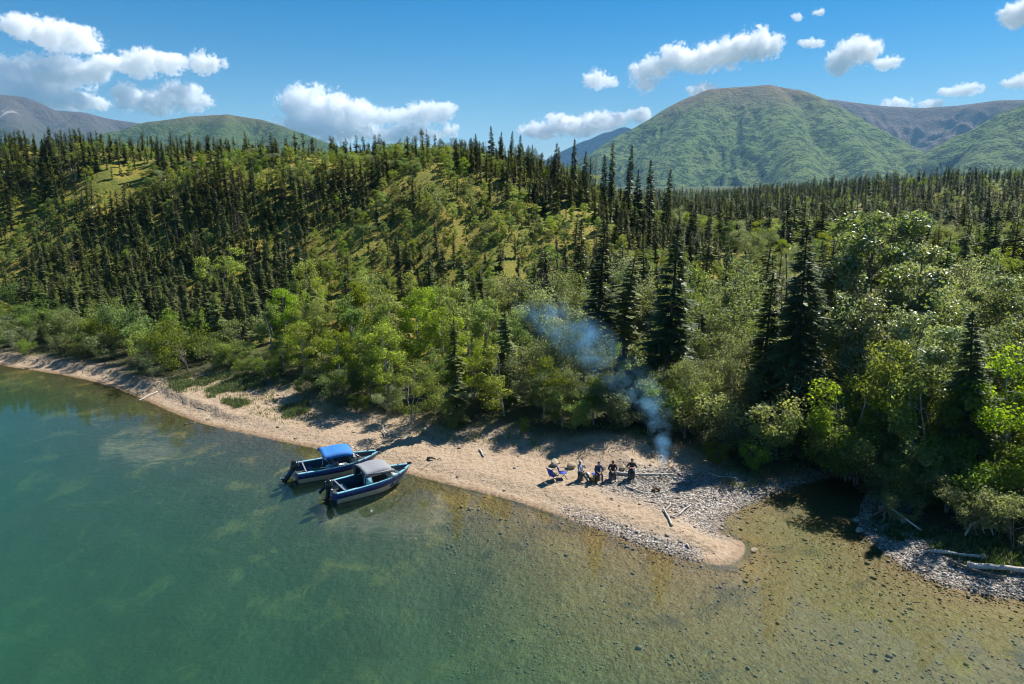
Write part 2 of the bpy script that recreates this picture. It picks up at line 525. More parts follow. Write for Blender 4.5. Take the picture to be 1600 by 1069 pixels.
GREEN1, GREEN2, ROCK = (0.022, 0.052, 0.016), (0.150, 0.215, 0.058), (0.20, 0.155, 0.09)
def mountain(name, label, ridge, dist_slope, mat, spurs=(), base=10, res=(340, 200), rough=1.0, seed=0, rear=0.8):
    """ridge: skyline points (px, py, distance); the land falls away from it by dist_slope"""
    pts = np.array([atd(*p)[:] for p in ridge])
    lines = [pts] + [np.array([atd(*p)[:] for p in s]) for s in spurs]
    allp = np.vstack(lines)
    hmax = allp[:, 2].max()
    reach = hmax / dist_slope * 1.25
    x0, x1 = allp[:, 0].min() - reach * 0.6, allp[:, 0].max() + reach * 0.6
    y0, y1 = allp[:, 1].min() - reach, allp[:, 1].max() + reach * rear
    X, Y = np.meshgrid(np.linspace(x0, x1, res[0]), np.linspace(y0, y1, res[1]))
    H = np.full(X.shape, -1e9)
    near = np.full(X.shape, 1e9)
    wob = 1 + 0.55 * (fbm(X / hmax / 0.9 + seed, Y / hmax / 0.9, 4) - 0.5)
    for ln in lines:
        best = np.full(X.shape, -1e9)
        for a, b in zip(ln[:-1], ln[1:]):
            dx, dy = b[0] - a[0], b[1] - a[1]
            t = np.clip(((X - a[0]) * dx + (Y - a[1]) * dy) / (dx * dx + dy * dy), 0, 1)
            dd = np.hypot(X - a[0] - t * dx, Y - a[1] - t * dy)
            zr = a[2] + (b[2] - a[2]) * t
            near = np.minimum(near, dd)
            # rounded crest, then an even slope that eases out at the foot
            rnd = 0.10 * hmax
            fall = dist_slope * (np.sqrt(dd * dd + rnd * rnd) - rnd) * wob
            best = np.maximum(best, zr - fall)
        H = np.maximum(H, best)
    rel = np.clip((allp[:, 2].max() - H) / hmax, 0, 1)
    wx = fbm(X / hmax * 1.1 + seed + 7, Y / hmax * 1.1, 3) * 0.9
    g = ridged(X / hmax * 2.6 + seed + wx, Y / hmax * 1.5 + seed * 2 + wx, 6, 0.58)
    H = H - (1 - g) * hmax * 0.24 * rough * smooth(0.02, 0.42, near / hmax)
    H = np.where(H < base, base - (base - H) * 0.25, H)
    H = np.maximum(H, -30)
    me = mesh_from(name, np.stack([X, Y, H], -1).reshape(-1, 3),
                   quads=(lambda i: np.stack([i[:-1, :-1], i[:-1, 1:], i[1:, 1:], i[1:, :-1]], -1).reshape(-1, 4))(np.arange(X.size).reshape(X.shape)),
                   smooth_shade=True)
    o = put(name, me, mat)
    return tag(o, label, kind='structure'), lines

m_mtA = mountain_mat('green_mountain_slope', GREEN1, GREEN2, ROCK, 330, 640)
m_mtB = mountain_mat('bare_far_ridge', (0.07, 0.09, 0.05), (0.12, 0.12, 0.08), (0.15, 0.115, 0.095), 150, 420)
m_mtC = mountain_mat('green_right_slope', GREEN1, GREEN2, ROCK, 380, 700)
m_mtD = mountain_mat('wooded_rounded_hill', (0.030, 0.062, 0.020), (0.095, 0.135, 0.036), (0.17, 0.14, 0.08), 250, 380, scale=1.6)
m_mtE = mountain_mat('grey_scree_mountain', (0.035, 0.055, 0.022), (0.07, 0.09, 0.04), (0.105, 0.088, 0.078), 250, 480, streak=0.7)
m_mtF = mountain_mat('far_blue_peak', (0.05, 0.07, 0.05), (0.10, 0.11, 0.08), (0.14, 0.11, 0.10), 400, 900)
mountain('mountain', 'broad green domed mountain on the right with a bare brown top',
         [(925, 285, 4200), (975, 240, 4400), (1040, 186, 4500), (1090, 149, 4600), (1115, 139, 4600), (1160, 136, 4620), (1200, 133, 4640), (1240, 140, 4640),
          (1290, 163, 4560), (1350, 195, 4400), (1430, 236, 4150), (1490, 262, 3900)], 0.50, m_mtA,
         spurs=[[(1110, 141, 4600), (1060, 230, 3900), (1030, 290, 3500)], [(1200, 134, 4640), (1230, 200, 4000), (1260, 270, 3400)],
                [(1290, 163, 4560), (1340, 230, 3900), (1380, 280, 3500)]], seed=3.1, res=(420, 260), rough=0.75)
mountain('mountain', 'long bare purple-brown ridge behind the valley at the right',
         [(1180, 150, 6900), (1300, 156, 6900), (1380, 166, 6900), (1440, 169, 6900), (1500, 165, 6800), (1560, 157, 6600), (1600, 156, 6500), (1720, 150, 6400), (1850, 170, 6300)], 0.55, m_mtB, seed=8.4)
mountain('mountain', 'green mountain slope rising out of frame at the right edge',
         [(1420, 262, 3900), (1500, 222, 4050), (1550, 199, 4150), (1600, 175, 4250), (1700, 128, 4400), (1800, 105, 4500)], 0.48, m_mtC, seed=5.7,
         spurs=[[(1600, 175, 4250), (1530, 250, 3600)], [(1700, 128, 4400), (1640, 240, 3500)]])
mountain('mountain', 'rounded green hill with clear summit behind the left ridge',
         [(60, 262, 3300), (110, 235, 3400), (180, 206, 3500), (240, 190, 3550), (300, 182, 3600), (355, 179, 3600), (400, 186, 3600), (450, 203, 3550), (500, 222, 3500),
          (560, 243, 3450), (620, 262, 3400)], 0.42, m_mtD, seed=1.9, spurs=[[(355, 179, 3600), (330, 240, 2900)], [(450, 203, 3550), (440, 245, 2950)]])
mountain('mountain', 'rugged grey mountain with pale scree streaks at the left edge',
         [(-260, 150, 6000), (-150, 126, 6000), (-60, 138, 6000), (0, 148, 6000), (30, 151, 6000), (80, 172, 6000), (130, 176, 6050), (170, 186, 6100), (220, 193, 6100), (270, 215, 6100), (330, 260, 6000)],
         0.62, m_mtE, seed=6.6, rough=1.1, spurs=[[(0, 148, 6000), (30, 220, 5200)], [(130, 176, 6050), (160, 235, 5300)]])
mountain('mountain', 'small hazy blue peak left of the domed mountain',
         [(840, 275, 8800), (880, 246, 8900), (920, 219, 9000), (950, 207, 9000), (975, 199, 9000), (1005, 207, 9000), (1050, 232, 9000), (1100, 262, 9000)], 0.5, m_mtF, seed=2.2)
mountain('mountain', 'tiny violet peak far away in the gap above the centre',
         [(560, 262, 12000), (610, 250, 12000), (640, 244, 12000), (662, 237, 12000), (690, 246, 12000), (760, 250, 12000), (830, 262, 12000)], 0.5, m_mtF, seed=4.2, res=(120, 80))
# ------------------------------------------------------------------ foliage materials
def leaf_mat(name, col, trans, gloss=0.12, rough=0.38, hue=0.045, val=0.30, tmix=0.42):
    m, nt = material(name)
    oi = nt.new('ShaderNodeObjectInfo')
    tint = nt.attr('tint')
    def vary(c):
        h = nt.new('ShaderNodeHueSaturation')
        h.inputs['Color'].default_value = (*c, 1)
        nt.put(h.inputs['Hue'], nt.math('ADD', 0.5 - hue / 2, nt.math('MULTIPLY', oi.outputs['Random'], hue)))
        r2 = nt.math('FRACT', nt.math('MULTIPLY', oi.outputs['Random'], 7.31))
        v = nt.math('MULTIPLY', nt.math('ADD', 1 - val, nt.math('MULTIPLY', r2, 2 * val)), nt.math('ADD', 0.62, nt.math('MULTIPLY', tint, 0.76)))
        nt.put(h.inputs['Value'], v)
        nt.put(h.inputs['Saturation'], nt.math('ADD', 0.84, nt.math('MULTIPLY', nt.math('FRACT', nt.math('MULTIPLY', oi.outputs['Random'], 13.7)), 0.28)))
        return h.outputs[0]
    d = nt.new('ShaderNodeBsdfDiffuse'); nt.link(vary(col), d.inputs[0])
    t = nt.new('ShaderNodeBsdfTranslucent'); nt.link(vary(trans), t.inputs[0])
    mx = nt.new('ShaderNodeMixShader'); mx.inputs[0].default_value = tmix
    nt.link(d.outputs[0], mx.inputs[1]); nt.link(t.outputs[0], mx.inputs[2])
    g = nt.new('ShaderNodeBsdfGlossy'); g.inputs['Roughness'].default_value = rough; g.inputs[0].default_value = (0.9, 0.95, 0.9, 1)
    m2 = nt.new('ShaderNodeMixShader'); m2.inputs[0].default_value = gloss
    nt.link(mx.outputs[0], m2.inputs[1]); nt.link(g.outputs[0], m2.inputs[2])
    nt.link(m2.outputs[0], nt.out.inputs['Surface'])
    return m

m_birch = leaf_mat('birch_leaves', (0.120, 0.165, 0.030), (0.38, 0.48, 0.050), gloss=0.015, rough=0.5, tmix=0.5)
m_poplar = leaf_mat('poplar_leaves', (0.125, 0.160, 0.052), (0.36, 0.44, 0.075), gloss=0.08, rough=0.42, tmix=0.45)
m_willow = leaf_mat('willow_leaves', (0.145, 0.175, 0.070), (0.36, 0.42, 0.10), gloss=0.035, rough=0.5, tmix=0.46)
m_alder = leaf_mat('alder_leaves', (0.105, 0.152, 0.036), (0.32, 0.43, 0.055), gloss=0.02, rough=0.5, tmix=0.46)
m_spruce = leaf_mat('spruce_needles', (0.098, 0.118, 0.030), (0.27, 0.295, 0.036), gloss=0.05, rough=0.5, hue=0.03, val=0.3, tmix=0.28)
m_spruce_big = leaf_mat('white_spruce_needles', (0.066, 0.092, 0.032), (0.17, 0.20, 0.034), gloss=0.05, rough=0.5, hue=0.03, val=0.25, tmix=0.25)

def bark_mat(name, a, b, scale):
    m, nt = material(name)
    co = nt.objco()
    mp = nt.new('ShaderNodeMapping'); nt.link(co, mp.inputs[0]); mp.inputs['Scale'].default_value = (1, 1, 0.35)
    f = nt.noise(mp.outputs[0], scale, 5, 0.65)
    principled(nt, nt.ramp(f, [(0.35, a), (0.62, b)]), 0.9, nt.bump(f, 0.6, 0.02), spec=0.2)
    return m
m_bark_dark = bark_mat('dark_spruce_bark', (0.05, 0.04, 0.032), (0.13, 0.11, 0.09), 9)
m_bark_pale = bark_mat('pale_birch_bark', (0.16, 0.145, 0.12), (0.46, 0.44, 0.40), 5)
m_bark_grey = bark_mat('grey_alder_bark', (0.09, 0.08, 0.065), (0.22, 0.20, 0.17), 8)

# ------------------------------------------------------------------ tree shapes (numpy, one mesh each for wood and crown)
def tube(path, radii, sides=5):
    path = np.asarray(path, float); n = len(path)
    V, Q = [], []
    for i in range(n):
        t = path[min(i + 1, n - 1)] - path[max(i - 1, 0)]
        t /= np.linalg.norm(t) + 1e-9
        ref = np.array([1.0, 0, 0]) if abs(t[0]) < 0.8 else np.array([0, 1.0, 0])
        u = np.cross(t, ref); u /= np.linalg.norm(u); w = np.cross(t, u)
        for k in range(sides):
            a = 2 * math.pi * k / sides
            V.append(path[i] + radii[i] * (math.cos(a) * u + math.sin(a) * w))
    for i in range(n - 1):
        for k in range(sides):
            k2 = (k + 1) % sides
            Q.append((i * sides + k, i * sides + k2, (i + 1) * sides + k2, (i + 1) * sides + k))
    return V, Q

class Geo:
    def __init__(self): self.v, self.q, self.t, self.tint, self.n = [], [], [], [], 0
    def add(self, V, quads=None, tris=None, tint=0.5):
        V = np.asarray(V, float).reshape(-1, 3)
        self.v.append(V)
        self.tint.append(np.full(len(V), tint) if np.isscalar(tint) else np.asarray(tint))
        if quads is not None and len(quads): self.q.append(np.asarray(quads, int).reshape(-1, 4) + self.n)
        if tris is not None and len(tris): self.t.append(np.asarray(tris, int).reshape(-1, 3) + self.n)
        self.n += len(V)
    def arrays(self):
        return (np.vstack(self.v), np.vstack(self.q) if self.q else np.zeros((0, 4), int),
                np.vstack(self.t) if self.t else np.zeros((0, 3), int), np.concatenate(self.tint))
    def mesh(self, name, mat, smooth_shade=False):
        v, q, t, ti = self.arrays()
        me = mesh_from(name, v, quads=q, tris=t, smooth_shade=smooth_shade)
        vattr(me, 'tint', ti)
        me.materials.append(mat)
        return me

def unit(a): return a / (np.linalg.norm(a, axis=-1, keepdims=True) + 1e-9)

def add_leaves(geo, centres, normals, size, rg, tint):
    """one small folded diamond for each leaf"""
    n = len(centres)
    nrm = unit(normals)
    ref = unit(rg.normal(size=(n, 3)))
    u = unit(np.cross(nrm, ref)); w = np.cross(nrm, u)
    s = size * rg.uniform(0.6, 1.35, (n, 1))
    a = centres - u * s * 0.6
    b = centres + w * s * 0.36 + nrm * s * 0.10
    c = centres + u * s * 0.6
    d = centres - w * s * 0.36 + nrm * s * 0.10
    V = np.stack([a, b, c, d], 1).reshape(-1, 3)
    i = np.arange(n)[:, None] * 4
    T = np.concatenate([i + np.array([[0, 1, 2]]), i + np.array([[0, 2, 3]])], 0)
    geo.add(V, tris=T, tint=np.repeat(tint, 4))

def broadleaf(seed, H, width, leaf, nleaf, mat, bark, stems=1, crown_base=0.22, taper=0.55, clump=0.10, lean=0.06, up=0.35):
    rg = np.random.default_rng(seed)
    wood, crown = Geo(), Geo()
    clumps = []
    for s in range(stems):
        ang = rg.uniform(0, 2 * math.pi)
        spread = (0.30 if stems > 1 else lean) * width * rg.uniform(0.5, 1.1)
        top = np.array([math.cos(ang) * spread, math.sin(ang) * spread, H * rg.uniform(0.86, 0.97) * (1 if s == 0 else rg.uniform(0.68, 1.0))])
        base = np.array([math.cos(ang), math.sin(ang), 0]) * (0.12 if stems > 1 else 0.0)
        ts = np.linspace(0, 1, 6)
        path = [base + (top - base) * np.array([t ** 1.3, t ** 1.3, t]) + np.array([*rg.normal(0, 0.012 * H, 2), 0]) * (t > 0) for t in ts]
        r0 = 0.014 * H / math.sqrt(stems) + 0.015
        V, Q = tube(path, [r0 * (1 - 0.85 * t) for t in ts], 6)
        wood.add(V, Q)
        nl = int((13 if stems == 1 else 7) * (1 + 0.25 * (H > 11)))
        clumps.append((path[-1], 0.8))
        for k in range(nl):
            t = crown_base + (0.96 - crown_base) * ((k + rg.uniform(0.1, 0.9)) / nl)
            f = t * 5; i = min(int(f), 4)
            p0 = np.array(path[i]) * (1 - (f - i)) + np.array(path[i + 1]) * (f - i)
            # widest a third of the way up the crown
            tt = (t - crown_base) / (1 - crown_base)
            prof = (min(1.0, 0.55 + tt * 1.6) if tt < 0.3 else 1 - (1 - (1 - taper)) * ((tt - 0.3) / 0.7) ** 1.5)
            L = 0.5 * width * prof * rg.uniform(0.62, 1.08) / (1.25 if stems > 1 else 1)
            az = ang + rg.uniform(-1.5, 1.5) if stems > 1 else k * 2.4 + rg.uniform(-0.5, 0.5)
            end = p0 + np.array([math.cos(az) * L, math.sin(az) * L, L * rg.uniform(up - 0.25, up + 0.45)])
            end[2] = min(end[2], H * 0.98)
            mid = (p0 + end) / 2 + np.array([0, 0, -0.05 * L]) + rg.normal(0, 0.03 * L, 3)
            rr0 = r0 * (1 - 0.8 * t) * 0.55
            V, Q = tube([p0, mid, end], [rr0, rr0 * 0.65, rr0 * 0.2], 4)
            wood.add(V, Q)
            clumps += [(end, 1.0), (mid * 0.55 + end * 0.45 + rg.normal(0, 0.05 * L, 3), 0.9)]
            if L > 0.25 * width:
                for e in range(2):
                    side = end * 0.8 + mid * 0.2 + np.array([-math.sin(az), math.cos(az), rg.uniform(-0.1, 0.5)]) * L * rg.uniform(-0.55, 0.55)
                    V, Q = tube([mid, side], [rr0 * 0.45, rr0 * 0.12], 3)
                    wood.add(V, Q)
                    clumps.append((side, 0.85))
    per = nleaf // len(clumps)
    zc = np.array([c[0][2] for c in clumps])
    for (c, w) in clumps:
        n = max(8, int(per * w * rg.uniform(0.6, 1.4)))
        rc = clump * H * w * rg.uniform(0.75, 1.3)
        dirs = unit(rg.normal(size=(n, 3)))
        rad = rg.uniform(0.25, 1.0, (n, 1)) ** 0.5
        pts = np.asarray(c) + dirs * rad * rc * np.array([1.0, 1.0, 0.72])
        pts = pts[pts[:, 2] > 0.05 * H * rg.uniform(0.3, 1.5)]
        if not len(pts): continue
        nr = dirs[:len(pts)] * 0.7 + rg.normal(0, 0.55, (len(pts), 3)) + np.array([0, 0, 0.45])
        base_t = rg.uniform(0.25, 0.75)
        add_leaves(crown, pts, nr, leaf, rg, np.clip(base_t + rg.normal(0, 0.16, len(pts)), 0, 1))
    return wood.mesh('trunk', bark, True), crown.mesh('crown', mat)

def spruce(seed, H, width, mat, bark, whorl=0.35, per=8, sprays=4, droop=0.35, columnar=0.0, bare=0.06, lumps=0.0, fat=0.11):
    """whorls of drooping branches, each a spine with flat side sprays"""
    rg = np.random.default_rng(seed)
    wood, crown = Geo(), Geo()
    bend = rg.normal(0, 0.012 * H, 2)
    axis = lambda t: np.array([bend[0] * t * t, bend[1] * t * t, H * t])
    ts = np.linspace(0, 0.985, 6)
    V, Q = tube([axis(t) for t in ts], [0.0125 * H * (1 - 0.93 * t) + 0.012 for t in ts], 6)
    wood.add(V, Q)
    z = bare * H
    ph = rg.uniform(0, 6.28)
    sv, st, stint = [], [], []
    cnt = 0
    while z < H * 0.985:
        t = z / H
        cone = (1 - t) ** 0.85
        col = min(1.0, 0.70 + 0.9 * t) * (1.0 if t < 0.78 else max(0.0, (1 - t) / 0.22) ** 0.7 * 0.85 + 0.15)
        prof = cone * (1 - columnar) + col * columnar
        lump = 1 + lumps * math.sin(z * 5.1 / max(whorl * 6, 0.1) + ph) * 0.5 + lumps * rg.normal(0, 0.25)
        for k in range(per):
            a = rg.uniform(0, 2 * math.pi)
            L = 0.5 * width * prof * rg.uniform(0.55, 1.15) * lump + 0.035 * width
            if rg.random() < 0.08: L *= 0.4
            dirh = np.array([math.cos(a), math.sin(a), 0]); side = np.array([-math.sin(a), math.cos(a), 0])
            dr = droop * (1 - 0.9 * t) * rg.uniform(0.6, 1.4) - 0.35 * (t > 0.9)
            z0 = axis(t)[:2]
            o = np.array([z0[0], z0[1], z + rg.uniform(-0.5, 0.5) * whorl])
            def P(s): return o + dirh * L * s + np.array([0, 0, -dr * L * (s - 0.35 * s * s)])
            tint = float(np.clip(0.45 + rg.normal(0, 0.18), 0, 1))
            # spine kite
            wk = fat * L + 0.012 * width
            quad = [P(0.05), P(0.45) + side * wk, P(1.0), P(0.45) - side * wk]
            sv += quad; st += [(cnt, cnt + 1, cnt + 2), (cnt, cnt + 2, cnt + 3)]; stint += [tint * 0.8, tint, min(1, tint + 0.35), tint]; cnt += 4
            for s in range(sprays):
                f = (s + 0.6) / sprays * 0.9 + 0.08
                ll = (0.42 * (1 - f) + 0.20) * L * rg.uniform(0.7, 1.3)
                for sg in (-1, 1):
                    b0 = P(f * 0.92)
                    tip = b0 + dirh * ll * 0.62 + side * sg * ll * 0.72 + np.array([0, 0, -ll * rg.uniform(0.12, 0.5)])
                    m1 = b0 * 0.45 + tip * 0.55 + dirh * ll * (0.17 + 0.6 * (fat - 0.11)) + np.array([0, 0, rg.uniform(-0.02, 0.08) * ll])
                    m2 = b0 * 0.5 + tip * 0.5 - dirh * ll * (0.16 + 0.6 * (fat - 0.11)) - np.array([0, 0, 0.10 * ll])
                    sv += [b0, m1, tip, m2]; st += [(cnt, cnt + 1, cnt + 2), (cnt, cnt + 2, cnt + 3)]
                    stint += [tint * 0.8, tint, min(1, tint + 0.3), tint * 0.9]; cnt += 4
        z += whorl * (1.15 - 0.65 * t)
    top = axis(0.975)
    for k in range(4):
        a = k * 1.57 + 0.4
        e = np.array([math.cos(a), math.sin(a), 0]) * 0.03 * width
        sv += [top - np.array([0, 0, 0.04 * H]), top + e, axis(1.0), top - e]; st += [(cnt, cnt + 1, cnt + 2), (cnt, cnt + 2, cnt + 3)]
        stint += [0.5] * 4; cnt += 4
    crown.add(sv, tris=st, tint=np.array(stint))
    return wood.mesh('trunk', bark, True), crown.mesh('crown', mat)

def small_spruce_params(i):
    return dict(H=7.0, width=(1.35, 1.7, 1.25, 2.1, 1.5, 2.5, 1.15, 1.9)[i], whorl=0.27, per=8, sprays=1, fat=0.36, droop=0.75,
                columnar=(0.7, 0.5, 0.85, 0.35, 0.6, 0.15, 0.8, 0.45)[i], lumps=0.5, bare=(0.05, 0.03, 0.1, 0.03, 0.06, 0.02, 0.14, 0.05)[i])
KINDS = {}
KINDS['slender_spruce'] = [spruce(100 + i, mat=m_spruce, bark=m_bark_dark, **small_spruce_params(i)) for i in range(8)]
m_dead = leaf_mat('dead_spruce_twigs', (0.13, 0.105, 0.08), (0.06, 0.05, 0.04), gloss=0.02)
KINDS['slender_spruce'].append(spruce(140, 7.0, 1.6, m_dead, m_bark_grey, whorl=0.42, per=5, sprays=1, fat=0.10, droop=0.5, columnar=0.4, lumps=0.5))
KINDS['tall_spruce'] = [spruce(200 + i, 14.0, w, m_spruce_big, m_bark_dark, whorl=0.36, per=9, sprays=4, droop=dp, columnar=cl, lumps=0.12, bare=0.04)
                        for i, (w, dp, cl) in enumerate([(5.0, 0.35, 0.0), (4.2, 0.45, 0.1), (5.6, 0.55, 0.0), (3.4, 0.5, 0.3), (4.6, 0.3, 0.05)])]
KINDS['birch_tree'] = [broadleaf(300 + i, 9.0, w, 0.165, 7200, m_birch, m_bark_pale, stems=st, crown_base=cb, taper=tp, clump=0.10)
                       for i, (w, st, cb, tp) in enumerate([(4.6, 1, 0.10, 0.6), (5.2, 2, 0.12, 0.55), (4.2, 1, 0.12, 0.7), (5.6, 3, 0.12, 0.5), (4.8, 1, 0.08, 0.5)])]
KINDS['poplar_tree'] = [broadleaf(400 + i, 14.0, w, 0.21, 10500, m_poplar, m_bark_grey, stems=st, crown_base=cb, taper=tp, clump=0.062, up=0.6)
                        for i, (w, st, cb, tp) in enumerate([(5.6, 1, 0.2, 0.75), (6.4, 1, 0.16, 0.65), (5.0, 1, 0.24, 0.8), (6.8, 2, 0.2, 0.6)])]
KINDS['willow_tree'] = [broadleaf(500 + i, 9.0, w, 0.15, 8000, m_willow, m_bark_grey, stems=st, crown_base=0.14, taper=0.45, clump=0.10, up=0.5)
                        for i, (w, st) in enumerate([(6.0, 4), (6.8, 5), (5.4, 3), (6.2, 4)])]
KINDS['alder_shrub'] = [broadleaf(600 + i, 4.5, w, 0.145, 5400, mm, m_bark_grey, stems=st, crown_base=0.10, taper=0.4, clump=0.14, up=0.5)
                        for i, (w, st, mm) in enumerate([(5.0, 5, m_alder), (4.4, 4, m_alder), (5.6, 6, m_willow), (4.0, 4, m_birch), (5.2, 5, m_alder)])]
BASE_H = {'slender_spruce': 7.0, 'tall_spruce': 14.0, 'birch_tree': 9.0, 'poplar_tree': 14.0, 'willow_tree': 9.0, 'alder_shrub': 4.5}

# ------------------------------------------------------------------ where the trees stand
trees = []                           # (kind, x, y, z, height, width factor, variant, turn)
CELL, used = 2.0, {}
def free(x, y, r):
    i, j = int(x // CELL), int(y // CELL); k = int(r // CELL) + 1
    for a in range(i - k, i + k + 1):
        for b in range(j - k, j + k + 1):
            for (qx, qy, qr) in used.get((a, b), ()):
                if (qx - x) ** 2 + (qy - y) ** 2 < ((r + qr) * 0.5) ** 2: return False
    return True
def plant(kind, x, y, h, wf=1.0, r=1.5, variant=None, z=None):
    z = ground_z(x, y) if z is None else z
    used.setdefault((int(x // CELL), int(y // CELL)), []).append((x, y, r))
    v = int(rng.integers(len(KINDS[kind]))) if variant is None else variant
    if kind == 'slender_spruce' and v == 8 and rng.random() < 0.25: v = 1
    trees.append((kind, x, y, z, h, wf, v, float(rng.uniform(0, 2 * math.pi))))

